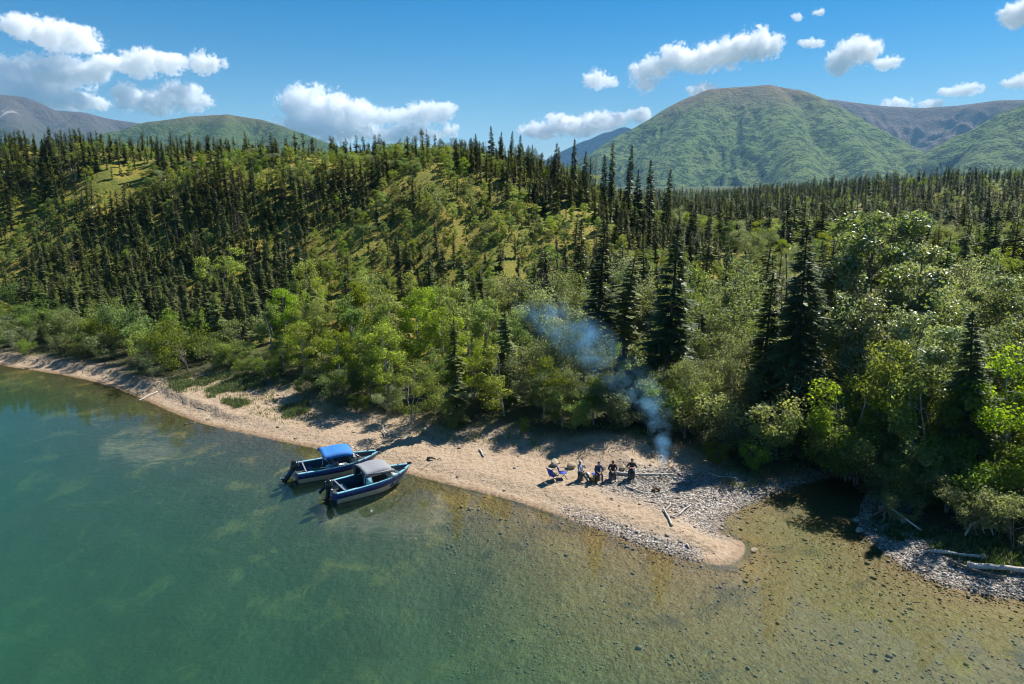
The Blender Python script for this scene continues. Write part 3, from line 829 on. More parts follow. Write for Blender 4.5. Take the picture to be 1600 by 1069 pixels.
# trees one can pick out: (kind, column, row of the top, distance, width factor, variant)
HEROES = [
    ('tall_spruce', 1052, 350, 54.0, 1.4, 0), ('tall_spruce', 935, 348, 58.0, 1.25, 1), ('tall_spruce', 1268, 350, 50.0, 1.25, 2), ('tall_spruce', 1205, 425, 51.0, 1.2, 3),
    ('tall_spruce', 1555, 485, 39.5, 1.25, 0), ('slender_spruce', 712, 498, 52, 0.95, 5), ('tall_spruce', 465, 372, 92.0, 1.0, 0), ('tall_spruce', 988, 545, 52.5, 0.9, 4),
    ('tall_spruce', 1080, 318, 112.0, 1.2, 4), ('tall_spruce', 905, 340, 75.0, 0.9, 1), ('tall_spruce', 755, 515, 55.0, 0.6, 3), ('tall_spruce', 1226, 330, 120.0, 0.8, 3),
    ('tall_spruce', 1300, 372, 58.0, 0.7, 3), ('tall_spruce', 1560, 300, 120.0, 1.0, 1), ('tall_spruce', 1580, 335, 110.0, 0.9, 3), ('tall_spruce', 1185, 300, 150.0, 0.9, 3),
    ('tall_spruce', 985, 225, 120.6, 0.8, 1), ('tall_spruce', 958, 222, 121.6, 0.75, 3), ('tall_spruce', 897, 216, 122.6, 0.8, 1), ('tall_spruce', 915, 235, 121.2, 0.75, 4), ('tall_spruce', 945, 240, 120.0, 0.8, 3),
    ('tall_spruce', 998, 265, 118.5, 0.85, 0), ('tall_spruce', 1018, 248, 119.5, 0.9, 1), ('tall_spruce', 1043, 262, 120.0, 0.8, 4), ('tall_spruce', 865, 222, 124.1, 0.8, 1), ('tall_spruce', 873, 228, 124.7, 0.7, 3),
    ('tall_spruce', 832, 225, 125.7, 0.75, 4), ('tall_spruce', 812, 210, 126.7, 0.8, 1), ('tall_spruce', 798, 204, 127.3, 0.7, 3), ('tall_spruce', 768, 196, 127.7, 0.8, 0), ('tall_spruce', 783, 205, 126.9, 0.7, 1),
    ('tall_spruce', 745, 208, 127.3, 0.8, 4), ('tall_spruce', 738, 214, 126.7, 0.7, 3), ('tall_spruce', 72, 212, 135.5, 1.3, 2), ('tall_spruce', 62, 216, 135.1, 0.9, 0), ('tall_spruce', 243, 212, 134.6, 0.8, 3), ('tall_spruce', 252, 222, 133.9, 0.9, 1),
    ('poplar_tree', 1375, 288, 54, 1.15, 1), ('poplar_tree', 1340, 365, 57, 0.9, 1), ('poplar_tree', 1418, 350, 53, 1.0, 3), ('poplar_tree', 1355, 440, 49, 0.95, 2),
    ('poplar_tree', 1455, 390, 56, 1.0, 1), ('willow_tree', 1510, 410, 54, 1.05, 3), ('poplar_tree', 1575, 400, 54, 1.0, 3), ('poplar_tree', 1420, 545, 43.5, 0.9, 2),
    ('willow_tree', 1480, 500, 48, 1.0, 0), ('poplar_tree', 1620, 470, 47, 1.0, 1), ('willow_tree', 1395, 480, 48, 0.9, 1), ('poplar_tree', 1325, 470, 62, 0.9, 2),
    ('willow_tree', 1480, 378, 66, 1.0, 0), ('willow_tree', 1105, 415, 62, 1.0, 1), ('willow_tree', 1150, 400, 66, 1.0, 0), ('willow_tree', 985, 405, 66, 0.9, 2), ('willow_tree', 1010, 430, 62, 0.8, 3),
    ('willow_tree', 870, 418, 68, 1.0, 0), ('willow_tree', 815, 405, 72, 1.0, 1), ('willow_tree', 1180, 430, 60, 1.0, 3), ('willow_tree', 1110, 470, 57, 1.0, 2), ('willow_tree', 900, 455, 63, 1.0, 3),
    ('willow_tree', 1125, 520, 54, 0.9, 0), ('willow_tree', 840, 450, 62, 0.9, 2),
    ('birch_tree', 640, 555, 53, 1.0, 3), ('birch_tree', 605, 500, 57, 1.0, 0), ('birch_tree', 790, 530, 52.5, 1.0, 1), ('birch_tree', 545, 450, 64, 1.0, 1), ('birch_tree', 600, 455, 66, 1.1, 0),
    ('birch_tree', 655, 450, 65, 1.0, 2), ('birch_tree', 730, 440, 66, 1.1, 3), ('birch_tree', 765, 455, 62, 0.9, 4), ('birch_tree', 690, 470, 60, 1.0, 4), ('birch_tree', 500, 470, 66, 1.0, 2), ('birch_tree', 470, 500, 64, 1.0, 0),
    ('birch_tree', 525, 510, 60, 0.9, 4), ('birch_tree', 575, 525, 58, 0.9, 2), ('birch_tree', 850, 555, 51.5, 0.9, 2), ('birch_tree', 1415, 515, 42.5, 0.8, 4), ('birch_tree', 440, 520, 65, 0.9, 1), ('birch_tree', 340, 385, 96, 1.2, 3),
    ('birch_tree', 880, 580, 50, 0.9, 0), ('birch_tree', 1085, 575, 49.5, 1.1, 3), ('birch_tree', 930, 590, 50, 0.85, 2), ('birch_tree', 1585, 600, 41.5, 0.8, 4),
    ('alder_shrub', 225, 495, 74, 1.15, 0), ('alder_shrub', 270, 520, 71.5, 1.0, 1), ('alder_shrub', 320, 518, 71, 1.0, 3), ('alder_shrub', 370, 530, 68, 1.0, 4), ('alder_shrub', 120, 480, 81, 1.2, 4), ('alder_shrub', 60, 470, 84, 1.2, 0),
    ('alder_shrub', 20, 480, 85, 1.1, 1), ('alder_shrub', 1175, 612, 46.5, 1.15, 2), ('alder_shrub', 1135, 640, 47, 0.9, 2), ('alder_shrub', 1215, 640, 46, 0.9, 0), ('alder_shrub', 1180, 690, 44.2, 0.75, 1), ('alder_shrub', 707, 632, 51, 0.65, 1),
    ('alder_shrub', 1330, 640, 44, 1.0, 4), ('alder_shrub', 1310, 590, 47, 1.0, 2), ('alder_shrub', 980, 605, 49.5, 1.0, 2), ('alder_shrub', 1040, 600, 50, 0.9, 4), ('alder_shrub', 1360, 690, 42.5, 0.9, 0), ('alder_shrub', 820, 652, 49.3, 0.42, 3),
    ('willow_tree', 870, 575, 50.5, 0.9, 0), ('willow_tree', 915, 572, 51.0, 0.9, 1), ('willow_tree', 1010, 555, 50.5, 0.9, 2), ('willow_tree', 1060, 555, 50.0, 0.9, 3), ('willow_tree', 1088, 565, 49.2, 0.9, 0), ('willow_tree', 960, 562, 50.6, 0.85, 1), ('alder_shrub', 900, 610, 49.4, 1.0, 0), ('alder_shrub', 1035, 600, 49.0, 1.0, 1), ('alder_shrub', 1075, 610, 48.4, 1.0, 4),
    ('alder_shrub', 1395, 700, 39.6, 1.0, 0), ('alder_shrub', 1440, 690, 38.6, 1.0, 1), ('alder_shrub', 1490, 700, 37.8, 1.0, 4), ('alder_shrub', 1540, 705, 37, 1.0, 0), ('alder_shrub', 1590, 715, 36.2, 1.0, 1), ('alder_shrub', 1625, 700, 36.5, 1.0, 3),
    ('birch_tree', 1440, 560, 40.8, 1.0, 1), ('birch_tree', 1492, 545, 40.2, 1.0, 3), ('birch_tree', 1515, 590, 40, 0.8, 1), ('birch_tree', 1600, 530, 39.2, 1.0, 3), ('birch_tree', 1345, 560, 43.6, 1.0, 3), ('poplar_tree', 1460, 470, 43.5, 1.0, 3),
    ('willow_tree', 1520, 450, 46.5, 1.0, 1), ('willow_tree', 1600, 460, 45.5, 1.0, 2), ('alder_shrub', 1300, 655, 45.5, 1.1, 0), ('alder_shrub', 1255, 690, 46.2, 0.9, 2), ('alder_shrub', 1350, 650, 42.8, 1.1, 1),
    ('alder_shrub', 960, 612, 50, 0.8, 2), ('alder_shrub', 1500, 680, 41.5, 0.9, 2), ('alder_shrub', 1450, 690, 42, 0.8, 1), ('alder_shrub', 1560, 715, 40, 0.8, 4), ('alder_shrub', 1260, 655, 48, 0.9, 1),
]
for kind, px, py, dist, wf, var in HEROES:
    p = aty(px, py, dist)
    z = ground_z(p.x, p.y)
    h = p.z - z
    plant(kind, p.x, p.y, h, wf * (BASE_H[kind] / h) ** 0.35 if h > 0 else 1, 2.6 if kind != 'tall_spruce' else 1.6, var, z)

def fill(n, dist_rng, ang_rng, chooser, seed):
    g = np.random.default_rng(seed)
    # uniform over the area of the sector
    rad = np.sqrt(g.uniform(dist_rng[0] ** 2, dist_rng[1] ** 2, n)); an = np.radians(g.uniform(ang_rng[0], ang_rng[1], n))
    X, Y = rad * np.sin(an), rad * np.cos(an)
    Z, D = height(X, Y); Vd = veg_dist(X, Y)
    N1 = fbm(X / 22 + 5, Y / 22, 4); N2 = fbm(X / 9 + 50, Y / 9, 3)
    for i in range(n):
        if Vd[i] < 0.3 or D[i] < 1.0: continue
        c = chooser(X[i], Y[i], Vd[i], N1[i], N2[i], g)
        if c is None: continue
        kind, h, wf, r = c
        if Vd[i] < h * (0.36 if X[i] < -30 else 0.30) * wf: continue
        if free(X[i], Y[i], r): plant(kind, X[i], Y[i], h, wf, r, None, Z[i])

def belt(x, y, v, n1, n2, g):
    """the brush and trees along the shore"""
    px = project(x, y, 2.0)[0]
    foot = 84 - 0.16 * min(max(x, -260), 40)
    if v < 2.6:
        if g.random() < 0.55: return ('alder_shrub', g.uniform(1.6, 3.4), 1.0, 2.3)
        return None
    if px < 420:
        if v < 8: return ('alder_shrub', g.uniform(3.2, 5.6), 1.0, 3.2)
        if y < foot + 2: return ('birch_tree', g.uniform(2.5, 4.2), 1.0, 2.4) if g.random() < 0.25 else ('slender_spruce', g.uniform(3.5, 6.5), 1.3, 1.3)
        return None
    if px < 850:
        if v < 6: return ('alder_shrub' if g.random() < 0.45 else 'birch_tree', g.uniform(4.0, 6.5), 0.95, 2.8)
        if v < 20: return ('birch_tree', g.uniform(5.0, 9.4), g.uniform(0.8, 1.05), 3.3) if g.random() < 0.78 else ('slender_spruce', g.uniform(6.0, 10.0), 1.25, 2.2)
        if v < 30: return (('birch_tree', g.uniform(4, 6.0), 1.0, 3.2) if n2 > 0.47 else ('slender_spruce', g.uniform(4.5, 8), 1.1, 1.7))
        return None
    if px < 1290:
        if v < 5: return ('alder_shrub', g.uniform(3.5, 5.5), 0.95, 2.7)
        if v < 9: return ('willow_tree' if g.random() < 0.5 else 'birch_tree', g.uniform(5, 7.5), 0.9, 3.0)
        if v < 32:
            u = g.random()
            if u < 0.62: return ('willow_tree', g.uniform(5.5, 9.8), 0.9, 3.6)
            if u < 0.80: return ('birch_tree', g.uniform(6, 9.5), 0.9, 3.3)
            return ('slender_spruce', g.uniform(7.0, 12.0), 1.3, 2.4)
        return None
    if v < 4: return ('alder_shrub', g.uniform(3.0, 5.0), 0.9, 2.6)
    if v < 10: return ('poplar_tree' if g.random() < 0.5 else 'birch_tree', g.uniform(6.5, 9.5), 0.95, 3.0)
    if v < 36: return ('poplar_tree' if g.random() < 0.35 else 'willow_tree', g.uniform(6.0, 11.5), 0.95, 3.8) if g.random() < 0.82 else ('slender_spruce', g.uniform(8, 13), 1.35, 2.6)
    return None
fill(20000, (30, 135), (-62, 52), belt, 11)
def understory(x, y, v, n1, n2, g):
    if v > 9 or n2 < 0.44: return None
    return ('alder_shrub', g.uniform(1.5, 3.0), 1.05, 1.5)
fill(10000, (30, 110), (-60, 50), understory, 16)

def hill_foot(x): return 84 - 0.16 * min(max(x, -260), 40)
def hillside(x, y, v, n1, n2, g):
    foot = hill_foot(x)
    if x > 34 or v < 12 or y < foot - 4 or y > foot + 72: return None
    N1, N2 = float(fbm(np.array(x / 13 + 5), np.array(y / 13), 4)), float(fbm(np.array(x / 5.2 + 50), np.array(y / 5.2), 3))
    crest = float(smooth(34, 44, y - foot))
    if N1 > 0.60 and g.random() < 0.85:                       # pale birch scrub in pockets
        if N2 > 0.43: return ('birch_tree', g.uniform(1.5, 3.2), 1.15, 1.9)
        return None
    dens = 1.0 * float(smooth(0.70, 0.54, N1)) + 0.15
    dens *= 0.50 + 1.0 * float(smooth(0.36, 0.48, N2))
    dens *= 0.82 * (1 - 0.5 * crest)
    if x < 0: dens *= 1 - 0.80 * float(smooth(28, 40, y - foot)) * float(smooth(-12, -36, x))
    if g.random() > dens: return None
    if N2 > 0.50 and g.random() < 0.22: return ('birch_tree', g.uniform(1.2, 2.6), 1.25, 1.3)
    return ('slender_spruce', g.uniform(1.6, 4.9) * (1.25 if g.random() < 0.12 else 1.0), g.uniform(1.0, 1.6), 0.85 + 0.7 * g.random() ** 2)
fill(52000, (80, 200), (-62, 24), hillside, 12)

def scrub(x, y, v, n1, n2, g):
    foot = hill_foot(x)
    if x > 34 or v < 12 or y < foot - 4 or y > foot + 60: return None
    if float(fbm(np.array(x / 8 + 31), np.array(y / 8), 3)) < 0.46: return None
    return ('birch_tree' if g.random() < 0.6 else 'alder_shrub', g.uniform(0.7, 1.8), 1.4, 1.0)
fill(19000, (80, 190), (-62, 24), scrub, 18)

def valley(x, y, v, n1, n2, g):
    if x < 8 or v < 30: return None
    if x < 34 and y > hill_foot(x) - 3 and y < hill_foot(x) + 74: return None
    u = g.random()
    if n1 > 0.52:
        return ('willow_tree' if u < 0.5 else 'birch_tree', g.uniform(4.5, 7.0), 1.05, 3.6)
    return ('slender_spruce', g.uniform(5.0, 11.5), 1.3, 2.3) if u < 0.72 else ('birch_tree', g.uniform(5, 7.0), 1.0, 3.4)
fill(7500, (72, 262), (2, 50), valley, 13)

def plateau_wood(x, y, v, n1, n2, g):
    if n1 > 0.60: return None if g.random() < 0.6 else ('birch_tree', g.uniform(3, 5.5), 1.3, 5.0)
    if g.random() < 0.16: return ('birch_tree', g.uniform(4, 6.5), 1.3, 5.0)
    return ('slender_spruce', g.uniform(4.5, 11.5) * (1.2 if g.random() < 0.1 else 1.0), 1.35, 3.2)
fill(9000, (255, 520), (-3, 47), plateau_wood, 14)
fill(2500, (520, 1100), (-2, 47), plateau_wood, 15)
# ------------------------------------------------------------------ individuals and the mass behind them
ORD = ['first', 'second', 'third', 'fourth', 'fifth', 'sixth', 'seventh', 'eighth', 'ninth', 'tenth', 'eleventh', 'twelfth', 'thirteenth', 'fourteenth',
       'fifteenth', 'sixteenth', 'seventeenth', 'eighteenth', 'nineteenth', 'twentieth'] + ['twenty-' + w for w in ('first', 'second', 'third', 'fourth', 'fifth', 'sixth', 'seventh', 'eighth', 'ninth')] + ['thirtieth'] + ['thirty-' + w for w in ('first', 'second', 'third', 'fourth', 'fifth', 'sixth', 'seventh', 'eighth', 'ninth')] + ['fortieth']
LOOK = {'slender_spruce': ('slender dark spruce', 'spruce'), 'tall_spruce': ('tall dark spruce', 'spruce'), 'birch_tree': ('light green birch', 'birch'),
        'poplar_tree': ('glossy-leaved poplar', 'poplar'), 'willow_tree': ('grey-green willow', 'willow'), 'alder_shrub': ('leafy green shrub', 'shrub')}
SIZE = {'slender_spruce': (7.6, 'taller', 'shorter'), 'tall_spruce': (11, 'great', 'lesser'), 'birch_tree': (6.5, 'tall', 'low'), 'poplar_tree': (11, 'tall', 'low'),
        'willow_tree': (8.5, 'tall', 'low'), 'alder_shrub': (4.4, 'tall', 'low')}
COLS = [(-400, 130, 'at left edge'), (130, 280, 'above the driftwood pole'), (280, 430, 'left of the boats'), (430, 570, 'above the two boats'),
        (570, 700, 'right of the boats'), (700, 840, 'left of the blue chairs'), (840, 960, 'above the campers'), (960, 1080, 'behind the smoke'),
        (1080, 1230, 'above the gravel bar'), (1230, 1350, 'above the creek'), (1350, 1470, 'right of the creek'), (1470, 2000, 'at right edge')]

def band_of(kind, x, y, v):
    d = math.hypot(x, y)
    if v < 7: return 'beside the beach' if x < 22 else 'on the shady bank'
    if x > 48 and d > 255: return 'on the far plateau'
    foot = 84 - 0.16 * min(max(x, -260), 40)
    if x > 34 or y < foot: return 'in the shore wood' if d < 82 else 'in the valley wood'
    return 'low on the hillside' if y < foot + 13 else 'midway up the hill' if y < foot + 28 else 'on the hill crest'

xs = np.array([t[1] for t in trees]); ys = np.array([t[2] for t in trees])
vds = veg_dist(xs, ys)
info = []
for i, t in enumerate(trees):
    kind, x, y, z, h, wf, var, rz = t
    px, pyt, s = project(x, y, z + h)
    info.append((i, kind, px, pyt, s * h))
single = set()
LIMIT = {'slender_spruce': 300, 'tall_spruce': 120, 'birch_tree': 300, 'poplar_tree': 150, 'willow_tree': 190, 'alder_shrub': 240}
n_hero = len(HEROES)
# a coarse depth test: a tree counts as seen when the upper part of it stands clear of nearer ones
zbuf = np.full((535, 800), 1e9)
order_near = sorted(info, key=lambda r: trees[r[0]][2])
seen = {}
for (i, kind, px, pyt, hp) in order_near:
    kind_, x, y, z, h, wf, var, rz = trees[i]
    w = max(2.0, hp * (0.10 if 'spruce' in kind else 0.26))
    x0, x1 = int((px - w) / 2), int((px + w) / 2) + 1
    y0, y1 = int(pyt / 2), int((pyt + hp) / 2) + 1
    X0, X1, Y0, Y1 = max(0, x0), min(800, x1), max(0, y0), min(535, y1)
    if X1 <= X0 or Y1 <= Y0: seen[i] = 0; continue
    blk = zbuf[Y0:Y1, X0:X1]
    seen[i] = int((blk > 1e8).sum()) * 4
    Ys = int(Y0 + (Y1 - Y0) * 0.12)
    zbuf[Ys:Y1, X0:X1] = np.minimum(zbuf[Ys:Y1, X0:X1], y)
for kind, lim in LIMIT.items():
    c = sorted([r for r in info if r[1] == kind and -10 < r[2] < 1610 and (seen[r[0]] > 24 or r[0] < n_hero)], key=lambda r: -seen[r[0]])
    single |= {r[0] for r in c[:lim]}

cells = {}
for (i, kind, px, pyt, hp) in info:
    if i not in single: continue
    k, x, y, z, h, wf, var, rz = trees[i]
    col = next((c[2] for c in COLS if c[0] <= px < c[1]), COLS[-1][2])
    lim, big, small = SIZE[kind]
    cells.setdefault((kind, big if h >= lim else small, band_of(kind, x, y, vds[i]), col), []).append((px, i))
labels = {}
for (kind, size, band, col), lst in cells.items():
    lst.sort()
    for n, (px, i) in enumerate(lst):
        nm = f'{size} {LOOK[kind][0]}'
        if len(lst) == 1: lab = f'only {nm} {band} {col}'
        elif n == 0: lab = f'leftmost {nm} {band} {col}'
        elif n == len(lst) - 1: lab = f'rightmost {nm} {band} {col}'
        else: lab = f'{ORD[min(n, 39)]} {nm} from left {band} {col}'
        labels[i] = lab
GROUP = {'slender_spruce': 'slender spruces on the hill and plateau', 'tall_spruce': 'tall spruces', 'birch_tree': 'birches', 'poplar_tree': 'poplars by the creek',
         'willow_tree': 'willows in the wood', 'alder_shrub': 'shrubs along the shore'}
for i in sorted(single):
    kind, x, y, z, h, wf, var, rz = trees[i]
    s = h / BASE_H[kind]
    root = thing(kind, labels[i], LOOK[kind][1], (x, y, z - 0.04), rz, GROUP[kind])
    root.scale = (s * wf, s * wf, s)
    root.rotation_euler = (float(rng.normal(0, 0.035)), float(rng.normal(0, 0.035)), rz)
    tw, tc = KINDS[kind][var]
    put('trunk', tw, parent=root)
    put('crown', tc, parent=root)

proto_col = {}
def joined(name, parts):
    V, T, ti, mi, mats, n = [], [], [], [], [], 0
    for k, me in enumerate(parts):
        v = np.empty(len(me.vertices) * 3, np.float32); me.vertices.foreach_get('co', v)
        me.calc_loop_triangles()
        t = np.empty(len(me.loop_triangles) * 3, np.int32); me.loop_triangles.foreach_get('vertices', t)
        a = np.empty(len(me.vertices), np.float32); me.attributes['tint'].data.foreach_get('value', a)
        V.append(v.reshape(-1, 3)); T.append(t.reshape(-1, 3) + n); ti.append(a); mi.append(np.full(len(t) // 3, k)); n += len(me.vertices)
        mats.append(me.materials[0])
    out = mesh_from(name, np.vstack(V), tris=np.vstack(T))
    vattr(out, 'tint', np.concatenate(ti))
    for m in mats: out.materials.append(m)
    out.polygons.foreach_set('material_index', np.concatenate(mi).astype(np.int32))
    return out

def instancer(name, label, rows, meshes):
    """one object: points that carry a copy of the meshes"""
    col = bpy.data.collections.new(name + '_models')
    for k, me in enumerate(meshes):
        col.objects.link(bpy.data.objects.new(f'{name}_model_{k:02d}', me))
    rows = np.asarray(rows, float)      # x y z sx sz rot idx
    me = mesh_from(name, rows[:, :3], quads=None)
    vattr(me, 'sx', rows[:, 3]); vattr(me, 'sz', rows[:, 4]); vattr(me, 'rot', rows[:, 5]); vattr(me, 'tx', rng.normal(0, 0.045, len(rows))); vattr(me, 'ty', rng.normal(0, 0.045, len(rows)))
    a = me.attributes.new('idx', 'INT', 'POINT'); a.data.foreach_set('value', rows[:, 6].astype(np.int32))
    ng = bpy.data.node_groups.new(name, 'GeometryNodeTree')
    ng.interface.new_socket('Geometry', in_out='INPUT', socket_type='NodeSocketGeometry')
    ng.interface.new_socket('Geometry', in_out='OUTPUT', socket_type='NodeSocketGeometry')
    N, L = ng.nodes, ng.links
    gi, go = N.new('NodeGroupInput'), N.new('NodeGroupOutput')
    ci = N.new('GeometryNodeCollectionInfo'); ci.inputs['Collection'].default_value = col
    ci.inputs['Separate Children'].default_value = True; ci.inputs['Reset Children'].default_value = True
    iop = N.new('GeometryNodeInstanceOnPoints'); iop.inputs['Pick Instance'].default_value = True
    def na(nm, typ='FLOAT'):
        n = N.new('GeometryNodeInputNamedAttribute'); n.data_type = typ; n.inputs[0].default_value = nm
        return n.outputs[0]
    cs = N.new('ShaderNodeCombineXYZ'); sx = na('sx')
    L.new(sx, cs.inputs[0]); L.new(sx, cs.inputs[1]); L.new(na('sz'), cs.inputs[2])
    cr = N.new('ShaderNodeCombineXYZ'); L.new(na('rot'), cr.inputs[2]); L.new(na('tx'), cr.inputs[0]); L.new(na('ty'), cr.inputs[1])
    er = N.new('FunctionNodeEulerToRotation'); L.new(cr.outputs[0], er.inputs[0])
    L.new(gi.outputs[0], iop.inputs['Points']); L.new(ci.outputs[0], iop.inputs['Instance'])
    L.new(na('idx', 'INT'), iop.inputs['Instance Index']); L.new(er.outputs[0], iop.inputs['Rotation']); L.new(cs.outputs[0], iop.inputs['Scale'])
    L.new(iop.outputs[0], go.inputs[0])
    o = put(name, me)
    o.modifiers.new('copies', 'NODES').node_group = ng
    return tag(o, label, kind='stuff')

STUFF = {'slender_spruce': ('spruce_forest', 'dense dark spruce forest on the hill and far plateau'), 'tall_spruce': ('spruce_grove', 'tall spruces in the shore wood'),
         'birch_tree': ('birch_wood', 'light green birch scrub on hill and plateau'), 'poplar_tree': ('poplar_wood', 'poplars massed behind the creek'),
         'willow_tree': ('willow_wood', 'grey-green willows massed in the valley'), 'alder_shrub': ('shrub_thicket', 'thicket of shrubs along the shore')}
for kind, (nm, lab) in STUFF.items():
    rows = [(x, y, z - 0.04, h / BASE_H[kind] * wf, h / BASE_H[kind], rz, var) for i, (k, x, y, z, h, wf, var, rz) in enumerate(trees) if k == kind and i not in single]
    if rows:
        instancer(nm, lab, rows, [joined(f'{kind}_{q}', pr) for q, pr in enumerate(KINDS[kind])])
print('TREES', {k: (sum(t[0] == k for t in trees), sum(trees[i][0] == k for i in single)) for k in KINDS})
# ------------------------------------------------------------------ boats
m_blue = plain('blue_hull_paint', (0.012, 0.045, 0.20), 0.32, vary=0.2, scale=2.5)
m_alu = plain('weathered_aluminium', (0.42, 0.41, 0.38), 0.48, metallic=0.55, vary=0.22, scale=3)
m_gunwale = plain('pale_blue_gunwale', (0.20, 0.42, 0.50), 0.4, vary=0.12)
m_inner = plain('blue_grey_liner', (0.035, 0.085, 0.12), 0.6, vary=0.3)
m_floor = plain('dark_deck_mat', (0.035, 0.04, 0.045), 0.85, vary=0.35, scale=6)
m_canvas_blue = plain('blue_canvas', (0.02, 0.16, 0.46), 0.75, vary=0.12, scale=3)
m_canvas_grey = plain('grey_canvas', (0.22, 0.23, 0.25), 0.8, vary=0.12, scale=3)
m_canvas_dark = plain('dark_side_curtain', (0.03, 0.035, 0.045), 0.6, vary=0.2)
m_pole = plain('steel_tube', (0.45, 0.45, 0.45), 0.35, metallic=0.8)
m_black = plain('black_motor_cowling', (0.012, 0.013, 0.016), 0.3, vary=0.25)
m_navy = plain('dark_blue_motor_leg', (0.015, 0.035, 0.075), 0.35, vary=0.2)
m_silver = plain('silver_motor_parts', (0.50, 0.50, 0.50), 0.35, metallic=0.7)
m_seat = plain('grey_vinyl_seat', (0.16, 0.18, 0.21), 0.55)
m_white = plain('white_plastic', (0.75, 0.75, 0.72), 0.5)
m_red = plain('red_plastic', (0.45, 0.03, 0.02), 0.45)
m_green = plain('green_plastic', (0.03, 0.22, 0.06), 0.5)
m_glass, nt = material('tinted_screen')
_t = nt.new('ShaderNodeBsdfTransparent'); _t.inputs[0].default_value = (0.50, 0.53, 0.54, 1)
_g = nt.new('ShaderNodeBsdfGlossy'); _g.inputs['Roughness'].default_value = 0.06
_f = nt.new('ShaderNodeFresnel'); _f.inputs[0].default_value = 1.45
_m = nt.new('ShaderNodeMixShader')
nt.link(_f.outputs[0], _m.inputs[0]); nt.link(_t.outputs[0], _m.inputs[1]); nt.link(_g.outputs[0], _m.inputs[2]); nt.link(_m.outputs[0], nt.out.inputs['Surface'])

def grid_mesh(name, rows, mat, closed=False, smooth_shade=True, thick=0.0):
    rows = [[tuple(p) for p in r] for r in rows]
    nr_, nc = len(rows), len(rows[0])
    V = [p for r in rows for p in r]
    F = []
    for i in range(nr_ - 1):
        for j in range(nc - 1 + (1 if closed else 0)):
            j2 = (j + 1) % nc
            F.append((i * nc + j, i * nc + j2, (i + 1) * nc + j2, (i + 1) * nc + j))
    me = mesh_from(name, V, F, smooth_shade=smooth_shade)
    if thick:
        bm = bmesh.new(); bm.from_mesh(me)
        bmesh.ops.recalc_face_normals(bm, faces=bm.faces)
        bmesh.ops.solidify(bm, geom=bm.faces[:], thickness=thick)
        bm.to_mesh(me); bm.free()
    me.materials.append(mat)
    return me

def box_mesh(name, size, mat, loc=(0, 0, 0), bevel=0.02, taper=1.0, rot=None):
    bm = bmesh.new()
    bmesh.ops.create_cube(bm, size=1.0)
    for v in bm.verts:
        k = taper if v.co.z > 0 else 1.0
        v.co = Vector((v.co.x * size[0] * k, v.co.y * size[1] * k, v.co.z * size[2]))
    if bevel:
        bmesh.ops.bevel(bm, geom=bm.edges[:], offset=bevel, segments=2, affect='EDGES', profile=0.6)
    if rot is not None: bmesh.ops.rotate(bm, verts=bm.verts, cent=(0, 0, 0), matrix=Euler(rot).to_matrix())
    bmesh.ops.translate(bm, verts=bm.verts, vec=loc)
    me = bpy.data.meshes.new(name); bm.to_mesh(me); bm.free()
    me.materials.append(mat)
    return me

def tube_mesh(name, path, rad, mat, sides=8, caps=True):
    if np.isscalar(rad): rad = [rad] * len(path)
    V, Q = tube(path, rad, sides)
    F = [tuple(q) for q in Q]
    if caps:
        n = len(V)
        F += [tuple(range(sides))[::-1], tuple(range(n - sides, n))]
    me = mesh_from(name, V, F, smooth_shade=True)
    me.materials.append(mat)
    return me

L_BOAT = 6.8
def hull_section(t):
    b = 1.06 * (1 - max(0.0, (t - 0.48) / 0.52) ** 2.3) + 0.03
    zs = 0.66 + 0.34 * t ** 2.4
    c = b * (0.86 - 0.30 * max(0.0, (t - 0.5) / 0.5))
    zc = -0.06 + 0.62 * max(0.0, (t - 0.5) / 0.5) ** 2.0
    zk = -0.24 + 1.02 * max(0.0, (t - 0.66) / 0.34) ** 2.2
    return b, zs, c, min(zc, zs - 0.12), min(zk, zs - 0.15)

